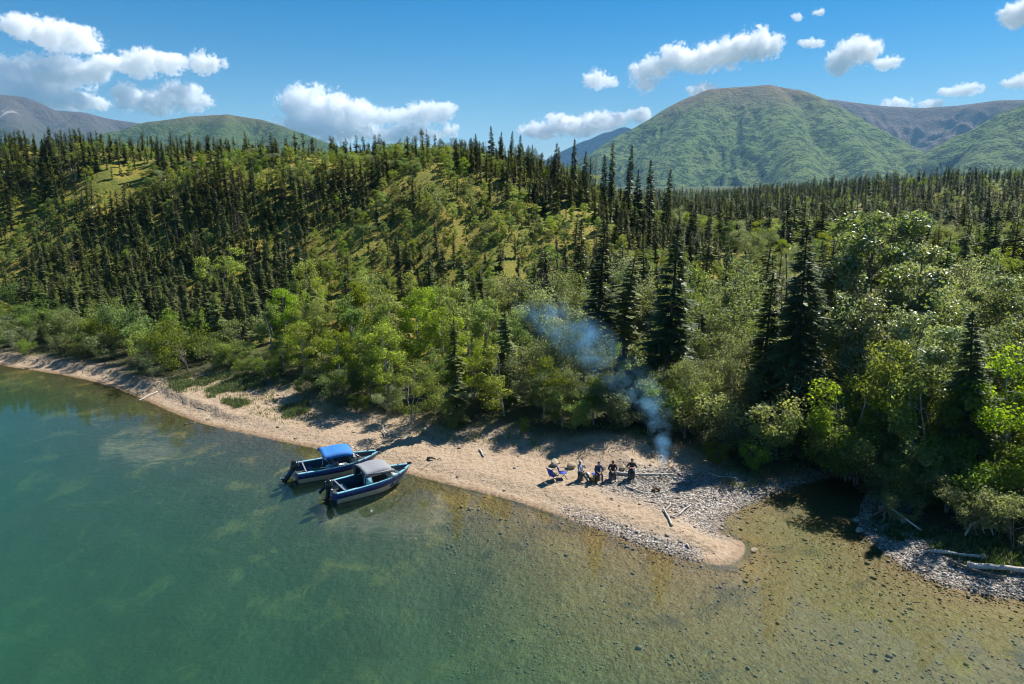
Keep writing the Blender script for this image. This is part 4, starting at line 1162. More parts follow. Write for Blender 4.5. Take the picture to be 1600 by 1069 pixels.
def make_boat(label, near_px, far_px, bow_px, style):
    p = (at(*near_px, 0.70) + at(*far_px, 0.70)) / 2
    q = at(*bow_px, 1.0)
    head = Vector((q.x - p.x, q.y - p.y, 0)); ln = head.length; head.normalize()
    mid = (Vector((p.x, p.y, 0)) + Vector((q.x, q.y, 0))) / 2
    root = thing('motor_boat', label, 'boat', (mid.x, mid.y, 0.02), math.atan2(head.y, head.x))
    root.scale = (ln / L_BOAT, 1.0, 1.0)
    xs_ = lambda t: -L_BOAT / 2 + L_BOAT * t
    T = [0, 0.12, 0.25, 0.4, 0.52, 0.62, 0.71, 0.79, 0.86, 0.92, 0.965, 1.0]
    rake = lambda t, k: xs_(t) - (0.42 * k * max(0.0, (t - 0.75) / 0.25))      # the stem leans forward towards the sheer
    def rows(f): return [f(t) for t in T]
    low, stripe = [], []
    for t in T:
        b, zs, c, zc, zk = hull_section(t)
        zm = zs - (zs - zc) * 0.52
        bm_ = c + (b - c) * 0.48
        low.append([(rake(t, .45), bm_, zm), (rake(t, .7), c, zc), (rake(t, 1), 0, zk), (rake(t, .7), -c, zc), (rake(t, .45), -bm_, zm)])
        stripe.append([(rake(t, 0), b, zs), (rake(t, .45), bm_ + 0.012, zm - 0.02)])
    put('hull', grid_mesh('hull', low, m_alu, smooth_shade=False, thick=0.02), parent=root)
    put('hull_stripe', grid_mesh('hull_stripe', stripe, m_blue, thick=0.02), parent=root)
    put('hull_stripe', grid_mesh('hull_stripe', [[(x, -y, z) for x, y, z in r] for r in stripe], m_blue, thick=0.02), parent=root)
    liner = []
    for t in T[:-1]:
        b, zs, c, zc, zk = hull_section(t)
        b2 = max(b - 0.12, 0.02); zf = max(0.10, zk + 0.25)
        zf = min(zf, zs - 0.1)
        liner.append([(rake(t, 0), b2, zs - 0.015), (rake(t, .3), b2 * 0.9, zf), (rake(t, .3), -b2 * 0.9, zf), (rake(t, 0), -b2, zs - 0.015)])
    ln_o = put('liner', grid_mesh('liner', liner, m_inner, smooth_shade=False), parent=root)
    put('floor', grid_mesh('floor', [[(x, y * 0.97, z + 0.012) for x, y, z in (r[1], r[2])] for r in liner], m_floor), parent=root)
    for sg in (1, -1):
        g = []
        for t in T:
            b, zs, *_ = hull_section(t)
            g.append([(rake(t, 0), sg * (b + 0.03), zs - 0.03), (rake(t, 0), sg * (b + 0.03), zs + 0.03), (rake(t, 0), sg * max(b - 0.15, 0.0), zs + 0.03), (rake(t, 0), sg * max(b - 0.15, 0), zs - 0.03)])
        put('gunwale', grid_mesh('gunwale', g, m_gunwale, closed=True, smooth_shade=False), parent=root)
    b, zs, c, zc, zk = hull_section(0)
    tr_ = mesh_from('transom', [(xs_(0) - 0.012, y, z) for y, z in ((b, zs), (c, zc), (0, zk), (-c, zc), (-b, zs), (-0.4, zs - 0.2), (0.4, zs - 0.2))], [tuple(range(7))])
    tr_.materials.append(m_blue)
    put('transom', tr_, parent=root)
    # bar across the stern
    put('stern_bar', box_mesh('stern_bar', (0.11, 1.92, 0.05), m_silver, (xs_(0.095), 0, zs + 0.06), 0.012), parent=root)
    # main outboard and kicker
    def motor(y, s, name, cowl, leg, tilt):
        e = Euler((0, tilt, 0)).to_matrix()
        base = Vector((xs_(0) - 0.22 * s, y, zs - 0.05))
        def tr(me):
            me.transform(Matrix.Translation(base) @ e.to_4x4() @ Matrix.Scale(s, 4))
            return me
        bmx = bmesh.new()
        rows_ = [(0.05, 0.20, 0.14), (0.16, 0.25, 0.185), (0.34, 0.26, 0.19), (0.48, 0.22, 0.16), (0.55, 0.12, 0.09)]
        rr_ = [[(ax * math.cos(a) * (1.0 if math.cos(a) < 0 else 0.85), ay * math.sin(a), z) for a in np.linspace(0, 2 * math.pi, 14, endpoint=False)] for z, ax, ay in rows_]
        rr_ = [[(0, 0, 0.03)] * 14] + rr_ + [[(0, 0, 0.56)] * 14]
        mo = put(name, tr(grid_mesh('cowling', rr_, cowl, closed=True)), parent=root)
        put('leg', tr(grid_mesh('leg', [[(0.13 * k, 0.055 * w, z) for k, w in ((-1, 0), (-0.3, 1), (1, 0.5), (1, -0.5), (-0.3, -1))] for z in (0.06, -0.25, -0.62, -0.86)], leg, closed=True)), parent=mo)
        put('cavitation_plate', tr(box_mesh('plate', (0.46, 0.22, 0.02), leg, (-0.05, 0, -0.52), 0.006)), parent=mo)
        put('gearcase', tr(tube_mesh('gearcase', [(0.22, 0, -0.76), (0.1, 0, -0.76), (-0.12, 0, -0.76), (-0.24, 0, -0.76)], [0.02, 0.065, 0.065, 0.04], leg, 8)), parent=mo)
        pv_, pf_ = [], []
        for k in range(3):
            a = k * 2.094
            u = Vector((0, math.cos(a), math.sin(a))); w = Vector((0, -math.sin(a), math.cos(a)))
            o_ = Vector((-0.27, 0, -0.76)); n0 = len(pv_)
            pv_ += [o_ + u * 0.02, o_ + u * 0.09 + w * 0.06 + Vector((0.03, 0, 0)), o_ + u * 0.16, o_ + u * 0.09 - w * 0.06 - Vector((0.03, 0, 0))]
            pf_.append((n0, n0 + 1, n0 + 2, n0 + 3))
        pm = mesh_from('propeller', pv_, pf_); pm.materials.append(m_silver)
        put('propeller', tr(pm), parent=mo)
        put('bracket', tr(box_mesh('bracket', (0.16, 0.24, 0.34), m_silver, (0.19, 0, -0.1), 0.02)), parent=mo)
    motor(-0.12 if style == 'grey' else -0.05, 1.25, 'outboard_motor', m_black, m_black if style == 'grey' else m_navy, 0.25 if style == 'grey' else 0.75)
    motor(0.58, 0.78, 'kicker_motor', m_navy if style == 'grey' else m_black, m_navy, 0.95 if style == 'grey' else 0.5)
    # consoles, seats
    cz = 0.45
    for sg in (1, -1):
        put('console', box_mesh('console', (0.5, 0.62, 0.72), m_inner, (xs_(0.67), sg * 0.52, cz + 0.02), 0.04, 0.9), parent=root)
        s_ = put('seat', box_mesh('seat', (0.46, 0.48, 0.36), m_seat, (xs_(0.47), sg * 0.52, 0.32), 0.05), parent=root)
        put('backrest', box_mesh('backrest', (0.10, 0.46, 0.46), m_seat, (xs_(0.435), sg * 0.52, 0.72), 0.04), parent=s_)
    put('bench', box_mesh('bench', (0.36, 1.5, 0.30), m_inner, (xs_(0.17), 0, 0.28), 0.03), parent=root)
    put('bow_locker', box_mesh('bow_locker', (0.4, 0.6, 0.26), m_inner, (xs_(0.84), 0, 0.46), 0.03), parent=root)
    wh = tube_mesh('wheel', [(0, 0.16 * math.cos(a), 0.16 * math.sin(a)) for a in np.linspace(0, 2 * math.pi, 15)], 0.016, m_black, 5)
    put('steering_wheel', wh, parent=root, loc=(xs_(0.62), -0.5, 0.93), rot=(0, 0.4, 0))
    # windscreen: raked panes in a frame
    x0, x1 = xs_(0.73), xs_(0.665)
    zt_, zw = zs + 0.06, zs + 0.50
    ws = put('windshield', grid_mesh('windshield', [[(x0 - 0.1, 0.98, zt_ - 0.02), (x0, 0.5, zt_), (x0 + 0.05, 0, zt_), (x0, -0.5, zt_), (x0 - 0.1, -0.98, zt_ - 0.02)],
                                                 [(x1 - 0.1, 0.90, zw - 0.04), (x1, 0.46, zw), (x1 + 0.05, 0, zw), (x1, -0.46, zw), (x1 - 0.1, -0.90, zw - 0.04)]], m_glass, smooth_shade=False), parent=root)
    for y in (0.94, 0.48, 0, -0.48, -0.94):
        dx = -0.1 if abs(y) > 0.9 else 0.0 if abs(y) > 0.1 else 0.05
        put('frame', tube_mesh('frame', [(x0 + dx, y * 1.04, zt_ - 0.02), (x1 + dx, y * 0.96, zw + 0.01)], 0.02, m_pole, 6), parent=ws)
    put('frame', tube_mesh('frame', [(x1 - 0.1, 0.90, zw - 0.02), (x1, 0.46, zw + 0.02), (x1 + 0.05, 0, zw + 0.02), (x1, -0.46, zw + 0.02), (x1 - 0.1, -0.90, zw - 0.02)], 0.022, m_pole, 6), parent=ws)
    # canopy
    a0, a1 = (xs_(0.34), xs_(0.665)) if style == 'grey' else (xs_(0.29), xs_(0.63))
    ztop = zs + (0.78 if style == 'grey' else 0.86)
    cm = m_canvas_grey if style == 'grey' else m_canvas_blue
    prof = np.linspace(-1, 1, 13)
    can = []
    for k, x in enumerate(np.linspace(a0, a1 + 0.12, 9)):
        u = k / 8
        sag = 0.035 * math.sin(u * math.pi * 2) ** 2
        zz = ztop + 0.10 * u - (0.18 * max(0, u - 0.8) / 0.2)
        can.append([(x + 0.02 * math.cos(9 * w), 0.98 * w, zz + 0.16 * (1 - w * w) - sag - (0.20 * max(0, abs(w) - 0.86) / 0.14)) for w in prof])
    put('canopy', grid_mesh('canopy', can, cm, thick=0.025), parent=root)
    for sg in (1, -1):
        put('canopy_pole', tube_mesh('canopy_pole', [(a0 - 0.12, sg * 0.98, zs + 0.03), (a0 + 0.03, sg * 0.95, ztop - 0.08)], 0.02, m_pole, 6), parent=root)
        put('canopy_pole', tube_mesh('canopy_pole', [(a0 + 0.8, sg * 0.98, zs + 0.03), (a0 + 0.10, sg * 0.95, ztop - 0.04)], 0.016, m_pole, 6), parent=root)
        put('canopy_pole', tube_mesh('canopy_pole', [(xs_(0.80), sg * 0.80, zs + 0.16), (a1 + 0.1, sg * 0.93, ztop - 0.02)], 0.022, m_pole, 6), parent=root)
    if style == 'grey':          # enclosed sides: curtain, window, panel
        for sg in (1, -1):
            side = lambda x, z: (x, sg * (0.985 - 0.03 * (z - zs)), z)
            put('side_panel', grid_mesh('side_panel', [[side(a0 + 0.06, zs + 0.03), side(a0 + 0.62, zs + 0.03)], [side(a0 + 0.10, zs + 0.52), side(a0 + 0.5, zs + 0.50)]], m_gunwale if sg < 0 else m_canvas_dark, thick=0.02), parent=root)
            w_ = put('side_window', grid_mesh('side_window', [[side(a0 + 0.64, zs + 0.05), side(xs_(0.73), zs + 0.08)], [side(a0 + 0.52, zs + 0.50), side(a1 + 0.34, zs + 0.46)], [side(a0 + 0.16, ztop - 0.10), side(a1 + 0.12, ztop - 0.12)]], m_glass), parent=root)
            put('window_trim', tube_mesh('window_trim', [side(a0 + 0.64, zs + 0.05), side(a0 + 0.52, zs + 0.50), side(a0 + 0.14, zs + 0.52)], 0.025, cm, 5), parent=w_)
            put('curtain_edge', grid_mesh('curtain_edge', [[side(a0 + 0.02, ztop - 0.05), side(a1 + 0.18, ztop - 0.06)], [side(a0 + 0.05, ztop - 0.26), side(a1 + 0.26, ztop - 0.26)]], cm, thick=0.012), parent=root)
        put('rear_curtain', grid_mesh('rear_curtain', [[(a0 + 0.02, 0.95, zs + 0.05), (a0 + 0.02, 0.60, zs + 0.05)], [(a0 + 0.03, 0.92, ztop + 0.0), (a0 + 0.03, 0.52, ztop + 0.10)]], m_canvas_dark, thick=0.012), parent=root)
    else:
        for sg in (1, -1):
            put('side_window', grid_mesh('side_window', [[(xs_(0.50), sg * 1.0, zs + 0.04), (xs_(0.72), sg * 0.985, zs + 0.08)], [(xs_(0.52), sg * 0.95, ztop - 0.14), (xs_(0.64), sg * 0.94, ztop - 0.1)]], m_glass), parent=root)
    # bow fittings
    bb, zb_, *_ = hull_section(0.97)
    an = put('bow_roller', box_mesh('bow_roller', (0.30, 0.16, 0.12), m_black, (xs_(0.985), 0, zb_ + 0.10), 0.02), parent=root)
    put('anchor', tube_mesh('anchor', [(xs_(0.99), -0.14, zb_ + 0.10), (xs_(1.0) + 0.16, 0, zb_ + 0.02), (xs_(0.99), 0.14, zb_ + 0.10)], 0.03, m_black, 6), parent=an)
    for t in (0.1, 0.5, 0.88):
        for sg in (1, -1):
            b, zs2, *_ = hull_section(t)
            put('cleat', box_mesh('cleat', (0.16, 0.035, 0.05), m_black if t > 0.3 else m_silver, (xs_(t), sg * (b - 0.06), zs2 + 0.056), 0.012), parent=root)
    return root, xs_

def in_boat(root, lx, ly, lz):
    m = Matrix.Translation(root.location) @ Euler(root.rotation_euler).to_matrix().to_4x4() @ Matrix.Diagonal((*root.scale, 1))
    return m @ Vector((lx, ly, lz))

boat_b, bx_ = make_boat('blue and silver motor boat with bright blue canvas top, farther along the shore', (465, 742), (459, 722), (592, 704.5), 'blue')
boat_g, _ = make_boat('blue and silver motor boat with grey enclosed canvas top, nearer boat', (532, 768), (503, 756), (641, 725), 'grey')

def loose_bag(name, label, cat, root, lx, ly, lz, size, mat, seed):
    rg = np.random.default_rng(seed)
    bm = bmesh.new()
    bmesh.ops.create_icosphere(bm, subdivisions=3, radius=0.5)
    for v in bm.verts:
        p = v.co.normalized()
        k = 1 + 0.16 * math.sin(p.x * 5 + seed) * math.cos(p.y * 4) + 0.05 * rg.normal()
        f = Vector((math.copysign(abs(p.x) ** 0.65, p.x), math.copysign(abs(p.y) ** 0.65, p.y), math.copysign(abs(p.z) ** 0.75, p.z)))
        v.co = Vector((f.x * size[0] * k, f.y * size[1] * k, (f.z + 1) * size[2] * (0.9 + 0.1 * k))) * 0.5
    me = bpy.data.meshes.new(name); bm.to_mesh(me); bm.free()
    me.polygons.foreach_set('use_smooth', np.ones(len(me.polygons), bool))
    o = put(name, me, mat, loc=in_boat(root, lx, ly, lz) if root is not None else (lx, ly, lz), rot=(0, 0, seed * 1.3))
    return tag(o, label, cat)
def cooler(label, root, lx, ly, lz, mat, lid):
    w = in_boat(root, lx, ly, lz)
    o = thing('cool_box', label, 'cool box', w, root.rotation_euler[2] + 0.2)
    put('body', box_mesh('body', (0.52, 0.34, 0.30), mat, (0, 0, 0.16), 0.03), parent=o)
    put('lid', box_mesh('lid', (0.55, 0.37, 0.07), lid, (0, 0, 0.35), 0.025), parent=o)
def fuel_can(label, root, lx, ly, lz, mat):
    w = in_boat(root, lx, ly, lz)
    o = thing('fuel_can', label, 'fuel can', w, 0.6)
    put('body', box_mesh('body', (0.36, 0.22, 0.26), mat, (0, 0, 0.14), 0.05, 0.9), parent=o)
    put('handle', tube_mesh('handle', [(-0.12, 0, 0.26), (-0.1, 0, 0.34), (0.08, 0, 0.34), (0.1, 0, 0.26)], 0.018, mat, 6), parent=o)
    put('cap', tube_mesh('cap', [(0.14, 0, 0.25), (0.15, 0, 0.32)], 0.035, m_black, 8), parent=o)
cooler('white cool box behind the screen of the blue-topped boat', boat_b, 0.35, -0.15, 0.13, m_white, m_white)
loose_bag('dry_bag', 'pale bag under the blue canvas top beside the seats', 'bag', boat_b, -0.75, -0.1, 0.13, (0.5, 0.4, 0.45), m_white, 3)
loose_bag('dry_bag', 'pale bag in the bow of the blue-topped boat', 'bag', boat_b, 1.35, 0.15, 0.13, (0.6, 0.45, 0.5), plain('tan_canvas', (0.42, 0.34, 0.24), 0.8), 5)
fuel_can('green can on the stern floor of the blue-topped boat', boat_b, -1.7, 0.1, 0.13, m_green)
fuel_can('red can on the floor under the grey canvas top', boat_g, -0.45, 0.05, 0.13, m_red)
loose_bag('dry_bag', 'white bag lying in the bow of the grey-topped boat', 'bag', boat_g, 1.75, -0.05, 0.28, (0.5, 0.4, 0.4), m_white, 7)

m_rope = plain('worn_rope', (0.50, 0.44, 0.33), 0.9, vary=0.3, scale=20)
def rope(label, root, end_px):
    a = in_boat(root, L_BOAT / 2 - 0.15, 0, 0.98)
    b = at(*end_px, 0.5); zb2 = ground_z(b.x, b.y); b = at(*end_px, zb2)
    pts = []
    for k in range(13):
        u = k / 12
        p = a.lerp(Vector((b.x, b.y, zb2)), u)
        z = max(ground_z(p.x, p.y) + 0.025, a.z + (zb2 - a.z) * min(1, u * 1.9) - 0.25 * math.sin(math.pi * min(1, u * 1.9)))
        pts.append((p.x - a.x + 0.06 * math.sin(7 * u), p.y - a.y + 0.10 * math.sin(5 * u + 1), z - a.z))
    return tag(put('mooring_rope', tube_mesh('mooring_rope', pts, 0.016, m_rope, 5), loc=a), label, 'rope')
rope('mooring rope from the bow of the blue-topped boat onto the sand', boat_b, (628, 694))
rope('mooring rope from the bow of the grey-topped boat onto the sand', boat_g, (684, 716))
# ------------------------------------------------------------------ driftwood
m_drift, nt = material('sun_bleached_driftwood')
co = nt.objco()
mp = nt.new('ShaderNodeMapping'); nt.link(co, mp.inputs[0]); mp.inputs['Scale'].default_value = (2, 12, 12)
f = nt.noise(mp.outputs[0], 2.2, 5, 0.65)
principled(nt, nt.ramp(f, [(0.3, (0.22, 0.19, 0.16)), (0.55, (0.52, 0.47, 0.41)), (0.75, (0.66, 0.62, 0.56))]), 0.85, nt.bump(f, 0.5, 0.02), spec=0.2)
m_drift_dark, nt = material('dark_weathered_log')
co = nt.objco(); f = nt.noise(co, 5, 5, 0.65)
principled(nt, nt.ramp(f, [(0.3, (0.07, 0.055, 0.045)), (0.6, (0.20, 0.17, 0.14)), (0.8, (0.30, 0.27, 0.23))]), 0.9, nt.bump(f, 0.5, 0.03), spec=0.2)

def wood_piece(name, label, cat, paths, mat, lift=0.0, group=None, sides=7, seed=0):
    """paths: list of ([(px, py, height above ground)], radius0, radius1); joined branches of one piece of wood"""
    rg = np.random.default_rng(seed + 40)
    V, F, org = [], [], None
    for pts, r0, r1 in paths:
        P_ = []
        for (px, py, h) in pts:
            z = 0.4
            for _ in range(4):
                g = at(px, py, z + h); z = max(ground_z(g.x, g.y), -0.05)
            g = at(px, py, z + h)
            P_.append(np.array([g.x, g.y, z + h]))
        if org is None: org = P_[0].copy()
        D = [P_[0]]
        for a, b in zip(P_[:-1], P_[1:]):
            for k in range(1, 5):
                D.append(a + (b - a) * k / 4 + (rg.normal(0, 0.012, 3) * np.linalg.norm(b - a) if k < 4 else 0))
        rad = [(r0 + (r1 - r0) * i / (len(D) - 1)) * rg.uniform(0.88, 1.12) for i in range(len(D))]
        D = [d + np.array([0, 0, r * 0.6]) for d, r in zip(D, rad)]
        v, q = tube(D, rad, sides)
        n = len(V)
        V += [x - org for x in v]
        F += [tuple(int(i) + n for i in qq) for qq in q]
        F += [tuple(range(n, n + sides))[::-1], tuple(range(n + len(v) - sides, n + len(v)))]
    me = mesh_from(name, V, F, smooth_shade=True)
    o = put(name, me, mat, loc=tuple(org))
    return tag(o, label, cat, group)

wood_piece('driftwood', 'white forked driftwood snag on the sand spit near the gravel', 'driftwood',
           [([(1050, 822, 0.02), (1044, 808, 0.05), (1036, 795, 0.10)], 0.075, 0.05), ([(1046, 808, 0.06), (1062, 803, 0.12), (1079, 789, 0.10)], 0.06, 0.035),
            ([(1038, 798, 0.1), (1047, 790, 0.1), (1048, 786, 0.05)], 0.045, 0.03), ([(1049, 789, 0.08), (1061, 786, 0.10), (1067, 785, 0.05)], 0.04, 0.02), ([(1062, 787, 0.1), (1070, 795, 0.04)], 0.035, 0.02)], m_drift, seed=1)
wood_piece('driftwood', 'pale pole of driftwood slanting into the water at the left shore', 'driftwood', [([(216, 627, 0.02), (230, 620, 0.06), (246, 612, 0.1)], 0.06, 0.05)], m_drift, seed=2)
wood_piece('driftwood', 'tangle of thin grey driftwood in the shade right of the boats', 'driftwood',
           [([(598, 666, 0.3), (600, 675, 0.1), (601, 684, 0.02)], 0.03, 0.05), ([(599, 670, 0.35), (612, 678, 0.15), (624, 684, 0.02)], 0.04, 0.05), ([(614, 678, 0.1), (626, 668, 0.5)], 0.04, 0.02),
            ([(628, 676, 0.1), (634, 667, 0.4)], 0.03, 0.02), ([(622, 684, 0.02), (640, 680, 0.08)], 0.05, 0.03)], m_drift, seed=3)
wood_piece('driftwood', 'short white driftwood stick on open sand left of the chairs', 'driftwood', [([(749, 703, 0.02), (756, 714, 0.03)], 0.07, 0.05), ([(752, 707, 0.03), (759, 711, 0.03)], 0.03, 0.02)], m_drift, seed=4)
wood_piece('driftwood', 'dark clump of wood on the sand right of the grey-topped boat', 'driftwood', [([(668, 717, 0.02), (675, 716, 0.14), (681, 718, 0.02)], 0.10, 0.06), ([(683, 719, 0.0), (688, 716, 0.12), (690, 720, 0.0)], 0.03, 0.02)], m_drift_dark, seed=5)
wood_piece('driftwood', 'long pale log lying between the campers and the fire', 'log', [([(962, 740, 0.03), (985, 742, 0.03), (1012, 742, 0.04), (1052, 741, 0.02)], 0.10, 0.06)], m_drift, seed=6)
wood_piece('driftwood', 'brown stump on the gravel below the fire', 'driftwood', [([(1019, 768, 0.0), (1025, 764, 0.14), (1031, 768, 0.0)], 0.10, 0.08), ([(1024, 766, 0.1), (1023, 771, 0.0)], 0.05, 0.03)], plain('rust_brown_wood', (0.10, 0.05, 0.03), 0.9), seed=7)
wood_piece('driftwood', 'grey branch on the sand between campers and the fire', 'driftwood', [([(978, 761, 0.02), (990, 765, 0.06), (1005, 771, 0.02)], 0.06, 0.04), ([(990, 765, 0.05), (996, 760, 0.03)], 0.03, 0.02)], m_drift, seed=8)
wood_piece('driftwood', 'thin pale branch lying in shade at the back of the gravel bar', 'driftwood', [([(1108, 740, 0.05), (1122, 745, 0.1), (1150, 747, 0.05)], 0.05, 0.03)], m_drift, seed=9)
wood_piece('driftwood', 'dark branch with white end across the gravel bar', 'driftwood', [([(1048, 756, 0.02), (1066, 756, 0.06), (1084, 754, 0.03)], 0.06, 0.035)], m_drift_dark, seed=10)
wood_piece('driftwood', 'small white stick beside the lake edge of the spit', 'driftwood', [([(1073, 851, 0.02), (1077, 857, 0.02)], 0.06, 0.04)], m_drift, seed=11)
wood_piece('driftwood', 'small white forked stick at the water line of the left beach', 'driftwood', [([(322, 656, 0.02), (327, 650, 0.15)], 0.04, 0.03), ([(322, 656, 0.02), (331, 656, 0.02)], 0.04, 0.02)], m_drift, seed=12)
wood_piece('driftwood', 'dark stick floating in the shallows off the left beach', 'driftwood', [([(287, 664, 0.02), (296, 662, 0.05), (304, 662, 0.02)], 0.04, 0.025)], m_drift_dark, seed=13)
# logs and roots on the shaded bank
wood_piece('log', 'long grey log lying along the shaded right bank', 'log', [([(1452, 862, 0.05), (1490, 866, 0.1), (1530, 871, 0.1)], 0.10, 0.08)], m_drift, seed=14)
wood_piece('log', 'thick weathered log running off the right edge of the bank', 'log', [([(1512, 886, 0.1), (1560, 889, 0.12), (1615, 895, 0.12)], 0.17, 0.14)], m_drift, seed=15)
wood_piece('log', 'dark log half buried below the thick log on the bank', 'log', [([(1482, 878, 0.05), (1520, 892, 0.1), (1570, 903, 0.05)], 0.10, 0.06)], m_drift_dark, seed=16)
wood_piece('log', 'thin fallen trunk slanting down the shaded bank by the creek', 'log', [([(1392, 796, 0.9), (1410, 808, 0.6), (1440, 830, 0.15)], 0.07, 0.05)], m_drift, seed=17)
wood_piece('root_wad', 'upturned grey root mass at the creek corner of the bank', 'stump',
           [([(1372, 800, 0.5), (1384, 794, 0.7), (1396, 788, 0.75)], 0.20, 0.16), ([(1384, 796, 0.6), (1380, 816, 0.05)], 0.09, 0.05), ([(1386, 796, 0.6), (1394, 815, 0.05)], 0.07, 0.04),
            ([(1376, 799, 0.5), (1366, 806, 0.3)], 0.06, 0.03), ([(1390, 790, 0.7), (1388, 778, 1.0)], 0.06, 0.02)], m_drift_dark, seed=18)
wood_piece('root_wad', 'pale tangled roots under the trees on the right bank', 'stump',
           [([(1508, 838, 0.1), (1516, 822, 0.5), (1530, 815, 0.7)], 0.06, 0.08), ([(1530, 815, 0.7), (1548, 822, 0.4), (1552, 838, 0.05)], 0.08, 0.04), ([(1532, 815, 0.7), (1538, 835, 0.05)], 0.05, 0.03),
            ([(1530, 815, 0.7), (1545, 808, 1.0), (1562, 806, 1.1)], 0.06, 0.02), ([(1520, 820, 0.5), (1528, 838, 0.05)], 0.04, 0.02), ([(1548, 820, 0.4), (1562, 832, 0.1)], 0.04, 0.02)], m_drift, seed=19)
def stand_trunk(label, px, pyb, pyt, dist, r, mat, lean=0.0):
    p = aty(px, pyb, dist); z = ground_z(p.x, p.y)
    q = aty(px + lean, pyt, dist)
    me = tube_mesh('dead_trunk', [(0, 0, -0.1), ((q.x - p.x) * .5 + .05, (q.y - p.y) * .5, (q.z - z) * .5), (q.x - p.x, q.y - p.y, q.z - z)], [r, r * 0.8, r * 0.35], mat, 7)
    o = put('dead_trunk', me, loc=(p.x, p.y, z))
    return tag(o, label, 'dead tree')
stand_trunk('slim white trunk standing at the edge of the right bank', 1421, 785, 640, 41.0, 0.085, m_bark_pale, 2)
stand_trunk('grey dead trunk leaning right among the poplars', 1362, 640, 540, 43.5, 0.11, m_bark_grey, 28)
stand_trunk('pale bare trunk under the yellowish birch right of the boats', 720, 655, 560, 52.0, 0.07, m_bark_pale, -6)

# ------------------------------------------------------------------ rocks
m_rock, nt = material('grey_tan_rock')
co = nt.objco(); f = nt.noise(co, 3, 5, 0.65)
oi = nt.new('ShaderNodeObjectInfo')
principled(nt, nt.mix(nt.math('MULTIPLY', oi.outputs['Random'], 0.6), nt.ramp(f, [(0.3, (0.16, 0.15, 0.14)), (0.7, (0.40, 0.37, 0.33))]), (0.50, 0.38, 0.22)), 0.9, nt.bump(f, 0.6, 0.05), spec=0.2)
m_tanrock = plain('tan_sandstone', (0.34, 0.27, 0.18), 0.9, vary=0.3, scale=5)
def boulder(label, px, py, size, mat, seed, name='boulder', cat='rock', z=None):
    rg = np.random.default_rng(seed)
    g = at(px, py, 0.5)
    for _ in range(4):
        zz = ground_z(g.x, g.y); g = at(px, py, zz)
    bm = bmesh.new(); bmesh.ops.create_icosphere(bm, subdivisions=2, radius=1.0)
    ax = [unit(rg.normal(size=3)) for _ in range(7)]
    cut = rg.uniform(0.45, 0.8, 7)
    for v in bm.verts:
        p = np.array(v.co)
        for a_, c_ in zip(ax, cut):
            d = p @ a_
            if d > c_: p = p - a_ * (d - c_)
        v.co = Vector(p * np.array(size) * (1 + rg.normal(0, 0.02)))
    me = bpy.data.meshes.new(name); bm.to_mesh(me); bm.free()
    return tag(put(name, me, mat, loc=(g.x, g.y, zz + size[2] * 0.45), rot=(0, 0, seed)), label, cat)
boulder('large tan rock behind the man in the white-trimmed jacket', 893, 731, (0.42, 0.30, 0.26), m_tanrock, 3)
boulder('tan rock left of the rightmost camper', 972, 733, (0.34, 0.26, 0.22), m_tanrock, 5)
boulder('small tan rock between the two middle campers', 944, 733, (0.22, 0.2, 0.17), m_tanrock, 8)
boulder('grey rock behind the blue chairs', 868, 727, (0.45, 0.32, 0.34), m_rock, 11)
boulder('pale rounded rock on the shaded right bank among green plants', 1408, 815, (0.42, 0.3, 0.26), m_rock, 14)
boulder('rock at the water line of the creek corner', 1342, 831, (0.30, 0.24, 0.2), m_rock, 17)
boulder('rock at the tip of the leafy creek corner', 1338, 815, (0.26, 0.2, 0.2), m_rock, 19)
boulder('small pale rock beside the grey log on the right bank', 1536, 874, (0.24, 0.18, 0.2), m_rock, 23)
boulder('single dark stone in the shallows off the spit', 1178, 862, (0.22, 0.16, 0.16), m_rock, 29)

# ------------------------------------------------------------------ camp chairs
m_chair_blue = plain('royal_blue_fabric', (0.012, 0.05, 0.42), 0.8, vary=0.15)
m_chair_dark = plain('black_green_fabric', (0.012, 0.018, 0.02), 0.85)
m_frame = plain('dark_chair_tube', (0.10, 0.10, 0.11), 0.45, metallic=0.5)
def camp_chair(label, x, y, rz, mat, group='folding camp chairs'):
    o = thing('camp_chair', label, 'chair', (x, y, ground_z(x, y)), rz, group)      # faces -Y
    seat = [[(sx, sy, 0.40 - 0.05 * (1 - (sx / 0.25) ** 2)) for sx in (-0.25, -0.12, 0, 0.12, 0.25)] for sy in (-0.24, 0.0, 0.22)]
    put('seat', grid_mesh('seat', seat, mat, thick=0.015), parent=o)
    back = [[(sx, 0.23 + 0.18 * k + 0.05 * (1 - (sx / 0.26) ** 2), 0.42 + 0.50 * k) for sx in (-0.26, -0.13, 0, 0.13, 0.26)] for k in (0, 0.5, 1.0)]
    put('backrest', grid_mesh('backrest', back, mat, thick=0.015), parent=o)
    for sx in (-1, 1):
        put('leg', tube_mesh('leg', [(sx * 0.27, -0.27, 0), (sx * 0.27, 0.05, 0.34), (sx * 0.27, 0.42, 0.92)], 0.012, m_frame, 6), parent=o)
        put('leg', tube_mesh('leg', [(sx * 0.285, 0.30, 0), (sx * 0.285, -0.05, 0.36), (sx * 0.285, -0.26, 0.58)], 0.012, m_frame, 6), parent=o)
        put('armrest', box_mesh('armrest', (0.07, 0.46, 0.025), m_frame, (sx * 0.285, -0.03, 0.60), 0.008), parent=o)
    put('crossbar', tube_mesh('crossbar', [(-0.27, -0.25, 0.03), (0.27, -0.25, 0.03)], 0.010, m_frame, 6), parent=o)
    return o
def gp(px, py):
    z = 0.5
    for _ in range(4):
        g = at(px, py, z); z = ground_z(g.x, g.y)
    return g.x, g.y
ch1 = gp(865, 751); ch2 = gp(879, 747)
